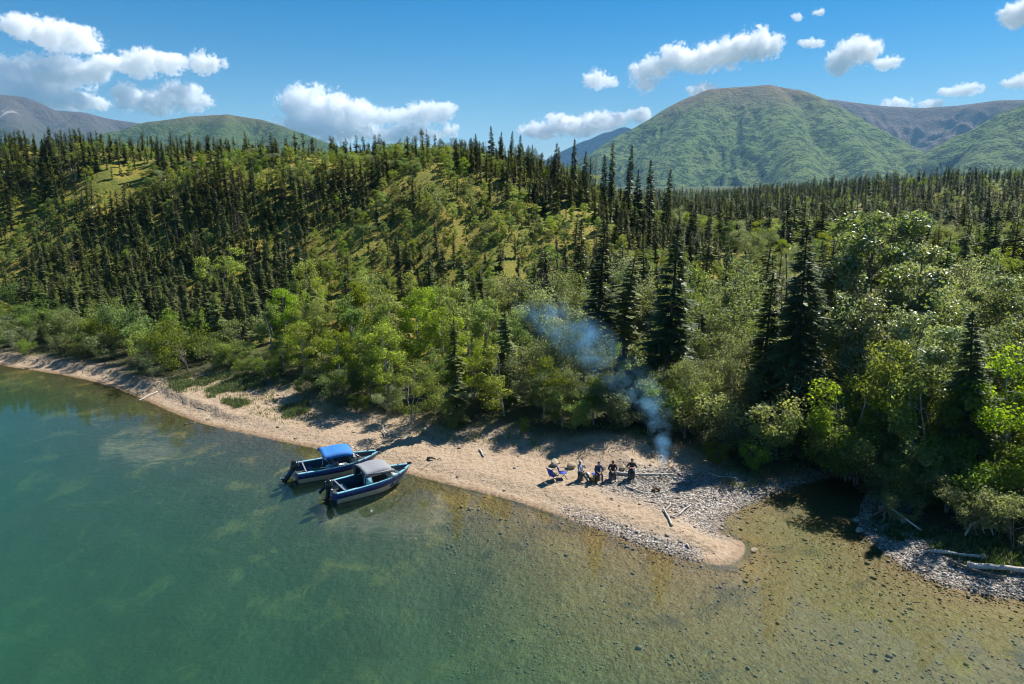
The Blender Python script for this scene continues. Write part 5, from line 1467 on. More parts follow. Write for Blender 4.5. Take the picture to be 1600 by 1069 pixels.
camp_chair('empty blue camp chair at the left end of the group, nearer the water', *ch1, 2.3, m_chair_blue)
camp_chair('empty blue camp chair just behind the leftmost chair', *ch2, 1.75, m_chair_blue)
m_lime = plain('lime_green_fabric', (0.42, 0.50, 0.03), 0.7)
loose_bag('stuff_sack', 'lime green sack lying on the leftmost blue chair', 'bag', None, ch1[0], ch1[1], ground_z(*ch1) + 0.37, (0.32, 0.24, 0.18), m_lime, 2)
g_ = gp(917, 749)
m_duffel = plain('white_blue_bag', (0.55, 0.58, 0.66), 0.6)
loose_bag('duffel_bag', 'blue and white bag in front of the second camper', 'bag', None, *gp(929, 748), ground_z(*gp(929, 748)), (0.5, 0.32, 0.36), plain('bright_blue_bag', (0.02, 0.07, 0.55), 0.6), 4)
loose_bag('duffel_bag', 'small white bag beside the first camper', 'bag', None, *gp(919, 745), ground_z(*gp(919, 745)), (0.32, 0.26, 0.26), m_duffel, 6)
def basket(label, px, py):
    x, y = gp(px, py)
    o = thing('bucket', label, 'bucket', (x, y, ground_z(x, y)), 0.3)
    m1 = plain('ochre_bucket', (0.40, 0.24, 0.05), 0.7, vary=0.25, scale=8)
    rows_ = [[(r * math.cos(a), r * math.sin(a), z) for a in np.linspace(0, 2 * math.pi, 14, endpoint=False)] for z, r in ((0.01, 0.02), (0.01, 0.17), (0.34, 0.22), (0.34, 0.20), (0.05, 0.15), (0.05, 0.02))]
    put('body', grid_mesh('body', rows_, m1, closed=True), parent=o)
    put('rim', tube_mesh('rim', [(0.22 * math.cos(a), 0.22 * math.sin(a), 0.345) for a in np.linspace(0, 2 * math.pi, 17)], 0.014, m_white, 6), parent=o)
    put('handle', tube_mesh('handle', [(0.22 * math.cos(a), 0.03, 0.35 + 0.2 * math.sin(a)) for a in np.linspace(0, math.pi, 9)], 0.008, m_frame, 5), parent=o)
basket('ochre bucket with a white rim between the two left campers', 925, 752)

# ------------------------------------------------------------------ people
m_skin = plain('skin', (0.42, 0.24, 0.17), 0.55, vary=0.08)
m_hair = plain('brown_hair', (0.05, 0.032, 0.02), 0.7)
def skinned(name, joints, edges, mat, root=0, parent=None, loc=None, rotz=0.0, sub=1):
    """joints: [(x, y, z, radius)]"""
    me = bpy.data.meshes.new(name)
    me.from_pydata([j[:3] for j in joints], edges, [])
    me.materials.append(mat)
    o = put(name, me, parent=parent)
    if loc is not None: o.location = loc; o.rotation_euler = (0, 0, rotz)
    sk = o.modifiers.new('skin', 'SKIN'); sk.use_smooth_shade = True
    for i, j in enumerate(joints):
        v = me.skin_vertices[0].data[i]
        v.radius = (j[3], j[3] * (j[4] if len(j) > 4 else 1.0))
        v.use_root = (i == root)
    ss = o.modifiers.new('smooth', 'SUBSURF'); ss.levels = sub; ss.render_levels = sub
    return o

def person(label, px, py, rz, pose, coat, trousers, hatmat, hat='cap', seat_h=0.42):
    x, y = gp(px, py)
    J, E = [], []
    def j(p, r, par=None, fl=1.0):
        J.append((*p, r, fl)); i = len(J) - 1
        if par is not None: E.append((par, i))
        return i
    dz = seat_h - 0.42
    up = lambda p: (p[0], p[1], p[2] + dz)
    lean = pose.get('lean', -0.05)
    pel = j(up((0, 0, 0.52)), 0.135)
    sp = j(up((0, 0.02 + lean * 0.3, 0.74)), 0.125, pel)
    chs = j(up((0, lean, 0.95)), 0.135, sp)
    nk = j(up((0, lean * 1.3 - 0.01, 1.12)), 0.055, chs)
    hb = j(up((0, lean * 1.5 - 0.03, 1.19)), 0.075, nk)
    hm = j(up((0, lean * 1.5 - 0.045, 1.27)), 0.098, hb)
    ht = j(up((0, lean * 1.5 - 0.03, 1.36)), 0.062, hm)
    nose = j(up((0, lean * 1.5 - 0.150, 1.25)), 0.013, hm)
    for sx in (-1, 1): j(up((sx * 0.105, lean * 1.5 - 0.03, 1.26)), 0.016, hm)
    limbs = {}
    for sx, sd in ((-1, 'l'), (1, 'r')):
        shl = j(up((sx * 0.17, lean, 1.05)), 0.062, chs)
        el = pose['elbow_' + sd]; wr = pose['wrist_' + sd]
        e1 = j(up(el), 0.043, shl); w1 = j(up(wr), 0.029, e1)
        d = unit(np.array(wr) - np.array(el)); s_ = np.cross(d, [0, 0, 1.0]); s_ = unit(s_); dn = np.array([0, 0, -1.0])
        pm = np.array(wr) + d * 0.065
        pal = j(up(pm), 0.036, w1, 0.6)
        for k, ln_ in enumerate((0.060, 0.072, 0.068, 0.052)):
            off = s_ * (k - 1.5) * 0.020
            k1 = j(up(pm + d * 0.045 + off), 0.010, pal); k2 = j(up(pm + d * (0.045 + ln_ * 0.5) + off + dn * 0.012), 0.009, k1); j(up(pm + d * (0.045 + ln_ * 0.8) + off * 1.1 + dn * 0.038), 0.007, k2)
        t1 = j(up(pm + s_ * sx * -0.045 + d * 0.01), 0.011, pal); j(up(pm + s_ * sx * -0.055 + d * 0.05), 0.009, t1)
        kn = pose['knee_' + sd]; ank = pose['ankle_' + sd]
        hp = j(up((sx * 0.10, -0.02, 0.50)), 0.098, pel)
        k_ = j(up(kn), 0.062, hp); a_ = j((ank[0], ank[1], ank[2]), 0.042, k_)
        t_ = j((ank[0] + sx * 0.02, ank[1] - 0.14, max(0.04, ank[2] - 0.06)), 0.034, a_)
        limbs[sd] = (shl, e1, w1, hp, k_, a_, t_)
    body = skinned('person', J, E, m_skin, pel, loc=(x, y, ground_z(x, y)), rotz=rz)
    body.scale = (0.96, 0.96, 0.96)
    tag(body, label, 'person')
    P_ = [q[:3] for q in J]
    # coat: torso and sleeves
    cj = [(*P_[pel], 0.155), (*P_[sp], 0.150), (*P_[chs], 0.160), (*(np.array(P_[nk]) - [0, 0, 0.03]), 0.075)]; ce = [(0, 1), (1, 2), (2, 3)]
    for sd in 'lr':
        shl, e1, w1, *_ = limbs[sd]
        n = len(cj); cut = pose.get('sleeve', 0.9)
        we = np.array(P_[e1]) + (np.array(P_[w1]) - np.array(P_[e1])) * cut
        cj += [(*P_[shl], 0.082), (*P_[e1], 0.060), (*we, 0.047)]; ce += [(2, n), (n, n + 1), (n + 1, n + 2)]
    skinned('jacket', cj, ce, coat, 0, body)
    tj = [(*P_[pel], 0.150)]; te = []
    for sd in 'lr':
        _, _, _, hp, k_, a_, t_ = limbs[sd]
        n = len(tj); tj += [(*P_[hp], 0.115), (*P_[k_], 0.080), (*P_[a_], 0.062)]; te += [(0, n), (n, n + 1), (n + 1, n + 2)]
    skinned('trousers', tj, te, trousers, 0, body)
    for sd in 'lr':
        a_, t_ = limbs[sd][5], limbs[sd][6]
        A_, T_ = np.array(P_[a_]), np.array(P_[t_])
        skinned('boot', [(*(A_ + [0, 0.03, -0.01]), 0.055), (*(A_ * 0.5 + T_ * 0.5), 0.056), (*T_, 0.046)], [(0, 1), (1, 2)], m_black, 0, body)
    H_ = np.array(P_[hm])
    # hair and hat
    def cap(r, z0, z1, mat, nm, squash=1.0):
        rows_ = [[(H_[0] + r * math.cos(b_) * 0.92 * math.cos(a_), H_[1] + 0.012 + r * math.cos(b_) * math.sin(a_), H_[2] + 0.02 + r * squash * math.sin(b_)) for a_ in np.linspace(0, 2 * math.pi, 14, endpoint=False)] for b_ in np.linspace(z0, z1, 6)]
        return put(nm, grid_mesh(nm, rows_, mat, closed=True), parent=body)
    cap(0.108, -0.35, 1.5, m_hair, 'hair')
    if hat:
        cap(0.116, 0.15, 1.55, hatmat, 'hat', 1.05)
        brim = [[(H_[0] + s_ * 0.085 * w_, H_[1] - 0.10 - 0.075 * k_ * (1 - 0.35 * s_ * s_), H_[2] + 0.045 - 0.02 * k_) for s_ in np.linspace(-1, 1, 7)] for k_, w_ in ((0, 1.0), (1, 0.85))]
        put('brim', grid_mesh('brim', brim, hatmat, thick=0.008), parent=body)
    for sx in (-1, 1):
        em = bpy.data.meshes.new('eye'); bm = bmesh.new(); bmesh.ops.create_icosphere(bm, subdivisions=1, radius=0.011); bm.to_mesh(em); bm.free()
        put('eye', em, m_black, parent=body, loc=(H_[0] + sx * 0.034, H_[1] - 0.088, H_[2] + 0.012))
    put('mouth', box_mesh('mouth', (0.045, 0.012, 0.008), m_red, (H_[0], H_[1] - 0.088, H_[2] - 0.065), 0.003), parent=body)
    return body

hunch = dict(lean=-0.12, elbow_l=(-0.28, -0.28, 0.80), elbow_r=(0.28, -0.28, 0.80), wrist_l=(-0.08, -0.46, 0.72), wrist_r=(0.07, -0.47, 0.70),
             knee_l=(-0.20, -0.44, 0.55), knee_r=(0.20, -0.44, 0.55), ankle_l=(-0.18, -0.48, 0.10), ankle_r=(0.18, -0.48, 0.10))
stretch = dict(lean=0.06, elbow_l=(-0.30, -0.10, 0.78), elbow_r=(0.29, -0.20, 0.82), wrist_l=(-0.12, -0.34, 0.68), wrist_r=(0.10, -0.24, 1.06),
               knee_l=(-0.13, -0.44, 0.52), knee_r=(0.14, -0.45, 0.54), ankle_l=(-0.13, -0.84, 0.13), ankle_r=(0.15, -0.78, 0.12))
folded = dict(lean=-0.06, sleeve=0.1, elbow_l=(-0.33, -0.22, 0.82), elbow_r=(0.33, -0.22, 0.82), wrist_l=(0.02, -0.36, 0.80), wrist_r=(-0.02, -0.40, 0.84),
              knee_l=(-0.17, -0.42, 0.54), knee_r=(0.17, -0.42, 0.54), ankle_l=(-0.17, -0.42, 0.10), ankle_r=(0.17, -0.42, 0.10))
def stump_seat(label, x, y, seed):
    g3 = np.random.default_rng(seed)
    rows_ = [[(0, 0, -0.05)] * 12]
    wob = g3.uniform(0.88, 1.12, 12)
    for z, r in ((-0.05, 0.24), (0.05, 0.21), (0.20, 0.19), (0.335, 0.19), (0.35, 0.175)):
        rows_.append([(r * wob[k] * math.cos(k * math.pi / 6), r * wob[k] * math.sin(k * math.pi / 6), z) for k in range(12)])
    rows_.append([(0, 0, 0.352)] * 12)
    return tag(put('stump_seat', grid_mesh('stump_seat', rows_, m_drift_dark, closed=True), loc=(x, y, ground_z(x, y)), rot=(0, 0, seed)), label, 'stump', 'stump seats')
m_c1 = plain('grey_white_jacket', (0.30, 0.33, 0.38), 0.8, vary=0.3, scale=6)
m_c2 = plain('navy_jacket', (0.025, 0.045, 0.12), 0.8)
m_c3 = plain('black_jacket', (0.03, 0.024, 0.026), 0.8)
m_t1 = plain('dark_teal_waders', (0.02, 0.035, 0.04), 0.7)
m_t2 = plain('charcoal_trousers', (0.05, 0.06, 0.08), 0.8)
m_h1 = plain('white_red_cap', (0.62, 0.50, 0.48), 0.7)
m_h2 = plain('dark_cap', (0.03, 0.03, 0.035), 0.7)
stump_seat('low wooden stump seat under the camper in the grey jacket', *gp(907, 750), 1)
person('person in grey jacket and pale cap with legs stretched, leftmost camper', 907, 750, 0.75, stretch, m_c1, m_t1, m_h1)
stump_seat('low wooden stump seat under the camper in navy', *gp(934, 750), 2)
person('person in navy jacket seated behind the blue bag and bucket', 934, 750, 0.1, hunch, m_c2, m_t1, m_h2)
stump_seat('low wooden stump seat under the bareheaded camper in black', *gp(957, 748), 3)
person('person in black jacket leaning forward, third camper from the left', 957, 748, -0.15, hunch, m_c3, m_t2, m_h2, hat=None)
stump_seat('low wooden stump seat under the camper nearest the smoke', *gp(987, 746), 4)
person('person in black shirt and cap with bare folded arms, nearest the smoke', 987, 746, -0.25, folded, m_c3, m_t2, m_h2)

# ------------------------------------------------------------------ camp fire
fx, fy = gp(1034, 748)
fire = thing('campfire', 'small smouldering campfire of sticks in a ring of stones', 'campfire', (fx, fy, ground_z(fx, fy)))
m_char = plain('charred_wood', (0.02, 0.017, 0.015), 0.95, vary=0.4)
for k in range(7):
    a = k * 0.9
    put('stick', tube_mesh('stick', [(0.30 * math.cos(a), 0.30 * math.sin(a), 0.03), (0.02 * math.cos(a + 2), 0.02 * math.sin(a + 2), 0.17)], [0.03, 0.02], m_char if k % 2 else m_drift_dark, 6), parent=fire)
for k in range(9):
    a = k * 0.7
    bm = bmesh.new(); bmesh.ops.create_icosphere(bm, subdivisions=1, radius=0.1)
    for v in bm.verts: v.co *= random.uniform(0.8, 1.15)
    sm = bpy.data.meshes.new('hearth_stone'); bm.to_mesh(sm); bm.free()
    put('hearth_stone', sm, m_rock, parent=fire, loc=(0.46 * math.cos(a), 0.46 * math.sin(a), 0.05))
# ------------------------------------------------------------------ stones, grass, plants (nobody could count them)
m_stones, nt = material('mixed_river_stones')
tint = nt.attr('tint')
stone_c = nt.ramp(tint, [(0.0, (0.09, 0.08, 0.07)), (0.3, (0.21, 0.185, 0.16)), (0.55, (0.32, 0.26, 0.20)), (0.8, (0.29, 0.26, 0.235)), (1.0, (0.50, 0.44, 0.37))])
zz = nt.new('ShaderNodeSeparateXYZ'); nt.link(nt.pos(), zz.inputs[0])
stone_c = nt.mix(nt.remap(zz.outputs[2], 0.02, -0.10, 0, 0.62), stone_c, (0.20, 0.155, 0.065))   # brown algae film under water
principled(nt, stone_c, 0.85, spec=0.25)
ico = bmesh.new(); bmesh.ops.create_icosphere(ico, subdivisions=1, radius=1.0)
ICO_V = np.array([v.co[:] for v in ico.verts]); ico.verts.index_update(); ICO_F = np.array([[v.index for v in f.verts] for f in ico.faces]); ico.free()
def stones(name, label, X, Y, S, seed):
    g = np.random.default_rng(seed)
    Z, _ = height(X, Y)
    geo = Geo()
    n = len(X)
    jit = 1 + g.normal(0, 0.13, (n, 1, 1))
    shape = ICO_V[None] * (1 + g.normal(0, 0.12, (n, len(ICO_V), 1))) * (S[:, None, None] * np.stack([g.uniform(0.8, 1.3, n), g.uniform(0.7, 1.0, n), g.uniform(0.5, 0.8, n)], -1)[:, None, :])
    a = g.uniform(0, 6.28, n); ca, sa = np.cos(a)[:, None], np.sin(a)[:, None]
    x, y = shape[..., 0], shape[..., 1]
    shape = np.stack([x * ca - y * sa, x * sa + y * ca, shape[..., 2]], -1)
    V = shape + np.stack([X, Y, Z + S * 0.12], -1)[:, None, :]
    T = ICO_F[None] + (np.arange(n) * len(ICO_V))[:, None, None]
    geo.add(V.reshape(-1, 3), tris=T.reshape(-1, 3), tint=np.repeat(np.clip(g.beta(1.6, 1.8, n), 0, 1), len(ICO_V)))
    return tag(put(name, geo.mesh(name, m_stones, True)), label, kind='stuff')
g = np.random.default_rng(5)
n = 60000
rad = np.sqrt(g.uniform(26 ** 2, 56 ** 2, n)); an = np.radians(g.uniform(-6, 45, n))
X, Y = rad * np.sin(an), rad * np.cos(an)
D = shore_dist(X, Y); Vd = veg_dist(X, Y)
M = gravel_mask(X, Y, D)
keep = (M > g.uniform(0.25, 1.0, n)) & (D > -0.6) & (Vd < 0.5)
keep &= g.random(n) < 0.9
X1, Y1 = X[keep], Y[keep]
stones('gravel', 'loose grey river stones on the gravel bar and banks', X1, Y1, g.uniform(0.025, 0.065, len(X1)) * (1 + 1.0 * (g.random(len(X1)) < 0.08)), 6)
keep = (D < -0.5) & (D > -22) & (g.random(n) < 0.10 * np.clip(2.2 * (fbm(X / 4, Y / 4, 3) - 0.25), 0.1, 1.6))
X2, Y2 = X[keep], Y[keep]
stones('lake_bed_stones', 'rounded stones lying on the lake bed', X2, Y2, g.uniform(0.03, 0.085, len(X2)) * (1 + 0.9 * (g.random(len(X2)) < 0.06)), 7)
# twigs, leaves and pebbles strewn over the sand
n = 9000
px = g.uniform(60, 1130, n); py = g.uniform(570, 880, n)
keep = []
P0 = np.array([at(a, b, 0.4)[:2] for a, b in zip(px, py)])
D = shore_dist(P0[:, 0], P0[:, 1]); Vd = veg_dist(P0[:, 0], P0[:, 1])
k = (D > 0.5) & (Vd < 1.0) & (g.random(n) < 0.22 + 0.5 * (Vd > -3))
stones('beach_debris', 'scattered pebbles and bits of bark on the sand', P0[k, 0], P0[k, 1], g.uniform(0.02, 0.06, k.sum()) * (1 + 1.3 * (g.random(k.sum()) < 0.10)), 8)

def blades(name, label, X, Y, H, mat, seed, per=7, spread=0.16, wide=0.02):
    g = np.random.default_rng(seed)
    Z, _ = height(X, Y)
    n = len(X)
    bx = np.repeat(X, per) + g.normal(0, spread, n * per); by = np.repeat(Y, per) + g.normal(0, spread, n * per); bz = np.repeat(Z, per) - 0.03
    h = np.repeat(H, per) * g.uniform(0.6, 1.2, n * per)
    a = g.uniform(0, 6.28, n * per); lean = h * g.uniform(0.15, 0.7, n * per)
    dx, dy = np.cos(a), np.sin(a)
    w = wide * (0.7 + h)
    p0 = np.stack([bx - dy * w, by + dx * w, bz], -1); p1 = np.stack([bx + dy * w, by - dx * w, bz], -1)
    m0 = np.stack([bx + dx * lean * .35 - dy * w * .8, by + dy * lean * .35 + dx * w * .8, bz + h * .6], -1); m1 = np.stack([bx + dx * lean * .35 + dy * w * .8, by + dy * lean * .35 - dx * w * .8, bz + h * .6], -1)
    tp = np.stack([bx + dx * lean, by + dy * lean, bz + h], -1)
    V = np.stack([p0, p1, m1, m0, tp], 1).reshape(-1, 3)
    i = np.arange(n * per)[:, None] * 5
    geo = Geo()
    geo.add(V, quads=i + np.array([[0, 1, 2, 3]]), tris=i + np.array([[3, 2, 4]]), tint=np.repeat(g.uniform(0.2, 0.9, n * per), 5))
    return tag(put(name, geo.mesh(name, mat)), label, kind='stuff')
m_grass = leaf_mat('beach_grass_blades', (0.085, 0.125, 0.024), (0.17, 0.21, 0.035), gloss=0.04)
m_drygrass = leaf_mat('dry_grass_blades', (0.28, 0.21, 0.10), (0.26, 0.20, 0.08), gloss=0.03)
m_herb = leaf_mat('bank_herbs', (0.05, 0.11, 0.022), (0.11, 0.19, 0.03), gloss=0.05)
n = 26000
px = g.uniform(-40, 1640, n); py = g.uniform(540, 900, n)
P0 = np.array([at(a, b, 0.9)[:2] for a, b in zip(px, py)])
D = shore_dist(P0[:, 0], P0[:, 1]); Vd = veg_dist(P0[:, 0], P0[:, 1]); N = fbm(P0[:, 0] / 3, P0[:, 1] / 3, 3)
lush = smooth(230, 300, px) * smooth(520, 440, px)
k = (D > 1.2) & (Vd > -1.2 - 2.6 * lush) & (Vd < 2.5) & (N + 0.22 * lush > 0.52) & (P0[:, 1] > 30)
blades('beach_grass', 'fresh green grass along the top of the beach', P0[k, 0], P0[k, 1], g.uniform(0.15, 0.36, k.sum()), m_grass, 21)
gx = g.uniform(265, 480, 9000); gy = g.uniform(575, 645, 9000)
P1 = np.array([at(a, b, 0.9)[:2] for a, b in zip(gx, gy)])
D1 = shore_dist(P1[:, 0], P1[:, 1]); V1 = veg_dist(P1[:, 0], P1[:, 1]); N1_ = fbm(P1[:, 0] / 2.4 + 3, P1[:, 1] / 2.4, 3)
k1 = (D1 > 2.2) & (V1 > -4.0) & (V1 < 1.0) & (N1_ > 0.50 - 0.05 * V1.clip(-4, 0) * -1 * 0 + 0.03 * np.abs(V1.clip(-4, 0)))
blades('shore_grass', 'bright green grass patch on the upper beach left of the boats', P1[k1, 0], P1[k1, 1], g.uniform(0.2, 0.42, k1.sum()), m_grass, 25, per=8)
k = (D > 1.4) & (Vd > -2.2) & (Vd < 1.5) & (px > 840) & (px < 1300) & (g.random(n) < 0.14)
blades('dry_grass', 'dry yellow grass stalks behind the campers', P0[k, 0], P0[k, 1], g.uniform(0.25, 0.5, k.sum()), m_drygrass, 22, per=6)
k = (D > 0.7) & (px > 1325) & (Vd > -1.5) & (Vd < 3) & (N > 0.45)
blades('bank_plants', 'low leafy plants on the shaded right bank', P0[k, 0], P0[k, 1], g.uniform(0.10, 0.28, k.sum()), m_herb, 23, per=14, wide=0.05)
# heather and dwarf shrubs on the open hill
n = 30000
rad = np.sqrt(g.uniform(84 ** 2, 175 ** 2, n)); an = np.radians(g.uniform(-46, 16, n))
X, Y = rad * np.sin(an), rad * np.cos(an)
N = fbm(X / 7 + 9, Y / 7, 4); Vd = veg_dist(X, Y)
k = (Vd > 12) & (N > 0.47)
blades('heath', 'low heath and dwarf shrubs on the open hillside', X[k], Y[k], g.uniform(0.2, 0.55, k.sum()), leaf_mat('heath_leaves', (0.085, 0.105, 0.022), (0.15, 0.17, 0.03), gloss=0.03), 24, per=5, spread=0.3, wide=0.09)
# ------------------------------------------------------------------ smoke of the fire
SMOKE = [(1034, 748, 43.6), (1035, 715, 43.9), (1034, 684, 44.6), (1028, 655, 45.8), (1010, 625, 47.5), (975, 590, 49.8), (930, 550, 52.2), (888, 510, 54.6), (850, 470, 56.5)]
SR = [0.22, 0.55, 0.85, 1.3, 2.1, 2.8, 3.4, 3.8, 3.4]
SP = [np.array(atd(*p)[:]) for p in SMOKE]
SP[0] = np.array([fx, fy, ground_z(fx, fy) + 0.12])
zs_ = [p[2] for p in SP]
z0_, z1_ = zs_[0], zs_[-1]
rings, NS = [], 12
for i, p in enumerate(SP):
    rings.append([(p[0] + SR[i] * 1.15 * math.cos(a), p[1] + SR[i] * 1.15 * math.sin(a), p[2]) for a in np.linspace(0, 2 * math.pi, NS, endpoint=False)])
rings = [[tuple(SP[0])] * NS] + rings + [[tuple(SP[-1])] * NS]
m_smoke, nt = material('thin_blue_wood_smoke')
P = nt.pos()
sep = nt.new('ShaderNodeSeparateXYZ'); nt.link(P, sep.inputs[0])
u = nt.math('DIVIDE', nt.math('SUBTRACT', sep.outputs[2], z0_), z1_ - z0_, clamp=True)
def curve(vals):
    lo, hi = min(vals), max(vals)
    n = nt.new('ShaderNodeFloatCurve')
    c = n.mapping.curves[0]
    pts = [((z - z0_) / (z1_ - z0_), (v - lo) / (hi - lo + 1e-9)) for z, v in zip(zs_, vals)]
    while len(c.points) < len(pts): c.points.new(0.5, 0.5)
    for cp, (a, b) in zip(c.points, pts): cp.location = (a, b); cp.handle_type = 'AUTO'
    n.mapping.update()
    nt.link(u, n.inputs['Value'])
    return nt.math('ADD', lo, nt.math('MULTIPLY', n.outputs[0], hi - lo))
cx, cy_, cr = curve([p[0] for p in SP]), curve([p[1] for p in SP]), curve(SR)
dx = nt.math('SUBTRACT', sep.outputs[0], cx); dy = nt.math('SUBTRACT', sep.outputs[1], cy_)
rr_ = nt.math('DIVIDE', nt.math('SQRT', nt.math('ADD', nt.math('MULTIPLY', dx, dx), nt.math('MULTIPLY', dy, dy))), cr)
fall = nt.remap(rr_, 1.0, 0.1)
wisp = nt.remap(nt.noise(P, 0.8, 6, 0.62, 1.0), 0.40, 0.68)
puff = nt.remap(nt.noise(P, 0.22, 2, 0.5), 0.32, 0.60, 0.45, 1.0)
dens = nt.math('MULTIPLY', nt.math('MULTIPLY', fall, wisp), puff)
strength = curve([2.8, 2.2, 1.4, 1.1, 0.50, 0.28, 0.40, 0.38, 0.0])
dens = nt.math('MULTIPLY', dens, strength)
pv = nt.new('ShaderNodeVolumePrincipled')
pv.inputs['Color'].default_value = (0.27, 0.62, 1.0, 1)
pv.inputs['Anisotropy'].default_value = 0.25
nt.link(dens, pv.inputs['Density'])
nt.link(pv.outputs[0], nt.out.inputs['Volume'])
smoke = put('smoke', grid_mesh('smoke', rings, m_smoke, closed=True))
tag(smoke, 'blue wood smoke drifting left from the campfire', kind='stuff')

# ------------------------------------------------------------------ clouds, real volumes far out beyond the haze
def cloud_mat(blobs):
    """blobs: (centre, radii) in metres about the cloud's own origin"""
    m, nt = material('fair_weather_cloud')
    P = nt.objco()
    tot = None
    for c, r in blobs:
        mp = nt.new('ShaderNodeVectorMath', operation='SUBTRACT'); nt.link(P, mp.inputs[0]); mp.inputs[1].default_value = tuple(c)
        dv = nt.new('ShaderNodeVectorMath', operation='DIVIDE'); nt.link(mp.outputs[0], dv.inputs[0]); dv.inputs[1].default_value = tuple(r)
        le = nt.new('ShaderNodeVectorMath', operation='LENGTH'); nt.link(dv.outputs[0], le.inputs[0])
        v = nt.math('SUBTRACT', 1.0, le.outputs['Value'])
        if tot is None: tot = v
        else:
            n = nt.new('ShaderNodeMath', operation='SMOOTH_MAX'); nt.put(n.inputs[0], tot); nt.put(n.inputs[1], v); n.inputs[2].default_value = 0.25
            tot = n.outputs[0]
    na_ = nt.noise(P, 0.0042, 7, 0.66, 0.3)
    nb_ = nt.noise(P, 0.020, 3, 0.6)
    nn = nt.math('ADD', nt.math('MULTIPLY', na_, 0.68), nt.math('MULTIPLY', nb_, 0.32))
    d_ = nt.math('ADD', nt.math('MULTIPLY', tot, 0.80), nt.math('MULTIPLY', nt.math('SUBTRACT', nn, 0.52), 3.0))
    d_ = nt.math('MULTIPLY', nt.remap(d_, 0.20, 0.42), nt.remap(tot, 0.0, 0.15))
    d_ = nt.math('MULTIPLY', d_, 0.016)
    vs = nt.new('ShaderNodeVolumePrincipled')
    vs.inputs['Color'].default_value = (1, 1, 1, 1)
    nt.link(d_, vs.inputs['Density'])
    nt.link(vs.outputs[0], nt.out.inputs['Volume'])
    return m

CLOUD_D = 11000.0
CLOUDS = [  # label, [(column, row, half width, half height)]
    ('long slanted cloud at the top left corner', [(30, 40, 30, 14), (70, 50, 40, 18), (115, 62, 36, 16), (142, 70, 18, 9)]),
    ('large soft cloud bank above the left mountain', [(-30, 125, 60, 28), (40, 122, 50, 26), (95, 112, 48, 24), (140, 108, 34, 16), (60, 150, 60, 18), (120, 160, 40, 12)]),
    ('flat cloud stretched above the rounded left hill', [(180, 100, 26, 12), (222, 97, 34, 18), (265, 100, 30, 12)]),
    ('small round cloud right of the flat left cloud', [(312, 95, 18, 16), (332, 98, 16, 11), (350, 99, 8, 7)]),
    ('puffy cloud directly above the rounded left hill', [(200, 152, 24, 18), (235, 158, 34, 17), (278, 150, 30, 20), (312, 160, 20, 11)]),
    ('biggest white cumulus left of centre', [(472, 160, 34, 22), (505, 172, 44, 28), (545, 180, 38, 22), (480, 195, 44, 16), (530, 202, 50, 16), (575, 186, 26, 14)]),
    ('long flat cloud right of the biggest cumulus', [(625, 183, 28, 12), (660, 178, 34, 16), (692, 175, 20, 13)]),
    ('small cloud low above the central trees', [(592, 212, 22, 12), (630, 208, 30, 14), (655, 208, 12, 7)]),
    ('tiny paired cloud just over the central spruces', [(680, 210, 12, 7), (703, 204, 15, 10)]),
    ('small ragged cloud left of the chain cloud', [(930, 122, 18, 13), (952, 128, 14, 8)]),
    ('long chain of bright puffs above the domed mountain', [(1005, 122, 22, 19), (1025, 105, 24, 16), (1065, 92, 32, 18), (1110, 88, 34, 18), (1150, 78, 30, 20), (1178, 68, 28, 20), (1208, 72, 16, 16)]),
    ('tiny cloud touching the left shoulder of the domed mountain', [(1098, 140, 20, 10)]),
    ('low flat cloud over the small blue peak', [(845, 203, 28, 12), (885, 196, 34, 15), (930, 192, 36, 15), (965, 188, 20, 9), (1000, 180, 18, 11)]),
    ('round bright cloud right of the chain cloud', [(1318, 90, 22, 20), (1340, 78, 30, 18), (1310, 104, 14, 8)]),
    ('little cloud right of the round bright cloud', [(1382, 98, 15, 9), (1396, 97, 13, 9)]),
    ('thin cloudlet between chain cloud and round cloud', [(1265, 66, 14, 6), (1280, 68, 10, 6)]),
    ('speck of cloud near the top edge', [(1246, 26, 8, 5), (1278, 20, 10, 6)]),
    ('cloud cut by the top right corner', [(1590, 20, 22, 17), (1615, 10, 24, 18)]),
    ('small cloud at the right edge', [(1582, 130, 14, 6), (1600, 126, 20, 10)]),
    ('flat little cloud above the right ridge', [(1485, 143, 16, 6), (1508, 140, 20, 9)]),
    ('cloud peeping over the bare ridge', [(1403, 161, 20, 9), (1452, 163, 18, 6)]),
]
cg = np.random.default_rng(77)
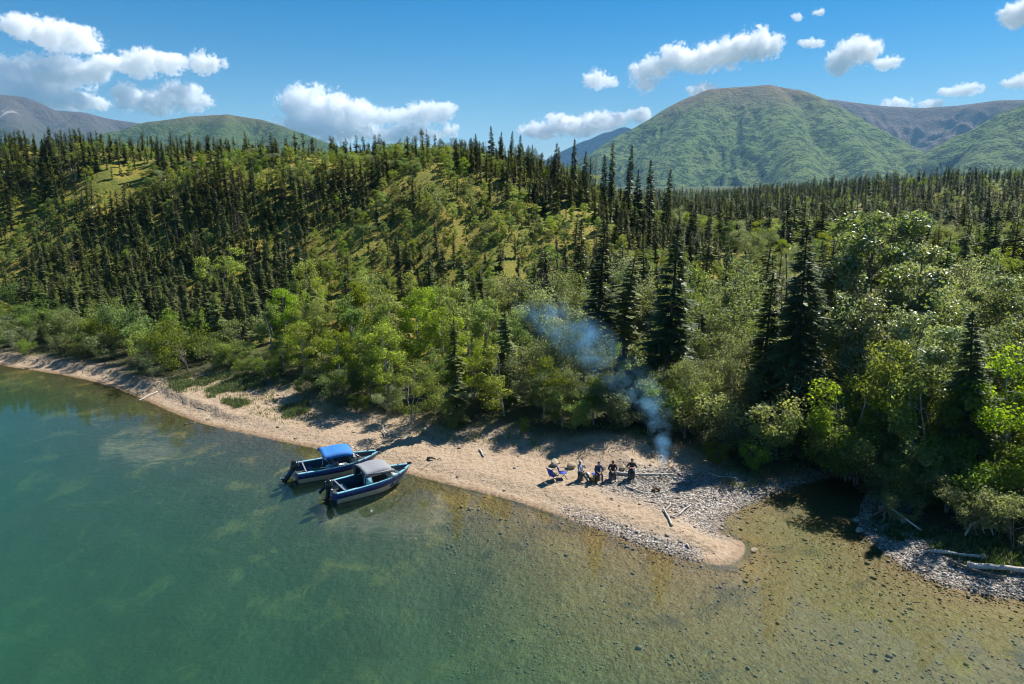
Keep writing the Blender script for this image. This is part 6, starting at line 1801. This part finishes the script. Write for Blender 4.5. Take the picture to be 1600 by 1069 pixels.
CLOUDS += [('broad cloud high above the left lake, out of frame', [(60, -192, 26, 7), (110, -200, 34, 9), (160, -192, 22, 6)]),
           ('broad cloud high above the centre, out of frame', [(520, -330, 70, 26), (600, -340, 60, 24)]),
           ('broad cloud high above the right, out of frame', [(1180, -280, 70, 26), (1270, -270, 80, 28)]),
           ('cloud beyond the left edge of the picture', [(-260, 60, 70, 26), (-180, 70, 60, 22)]),
           ('cloud beyond the right edge of the picture', [(1800, 40, 70, 26), (1880, 60, 60, 22)])]
mpp = CLOUD_D / FPX
for lab, blobs in CLOUDS:
    bl = []
    for (cx0, cy0, hw, hh) in blobs:
        d = ray(cx0, cy0); c = Vector((0, 0, CAM_H)) + d * (CLOUD_D / d.y)
        k = 1.45
        bl.append((np.array(c[:]), np.array([hw * mpp * k, max(hw, hh) * mpp * k * 0.8, hh * mpp * k * 1.05])))
    o0 = np.mean([c for c, r in bl], 0)
    bl = [(c - o0, r) for c, r in bl]
    bm = bmesh.new()
    for c, r in bl:
        for q in unit(cg.normal(size=(60, 3))):
            bm.verts.new(Vector(c + q * r * 1.12))
    h_ = bmesh.ops.convex_hull(bm, input=bm.verts)
    bmesh.ops.delete(bm, geom=[e for e in h_['geom_interior'] if isinstance(e, bmesh.types.BMVert)], context='VERTS')
    bmesh.ops.recalc_face_normals(bm, faces=bm.faces)
    me = bpy.data.meshes.new('cloud'); bm.to_mesh(me); bm.free()
    me.materials.append(cloud_mat(bl))
    o = put('cloud', me, loc=tuple(o0))
    tag(o, lab, 'cloud', 'fair weather clouds')
# ------------------------------------------------------------------ haze
m_haze, nt = material('thin_summer_haze')
pv = nt.new('ShaderNodeVolumePrincipled')
pv.inputs['Color'].default_value = (0.30, 0.62, 1.0, 1)
pv.inputs['Density'].default_value = 5.0e-5
nt.link(pv.outputs[0], nt.out.inputs['Volume'])
hz = 19000
zb, zt = -34, 1200
hv = [(-hz, -hz, zb), (hz, -hz, zb), (hz, hz, zb), (-hz, hz, zb), (-hz, -hz, zt), (hz, -hz, zt), (hz, hz, zt), (-hz, hz, zt)]
haze = put('haze', mesh_from('haze', hv, [(3, 2, 1, 0), (4, 5, 6, 7), (0, 1, 5, 4), (1, 2, 6, 5), (2, 3, 7, 6), (3, 0, 4, 7)]), m_haze)
tag(haze, kind='stuff')
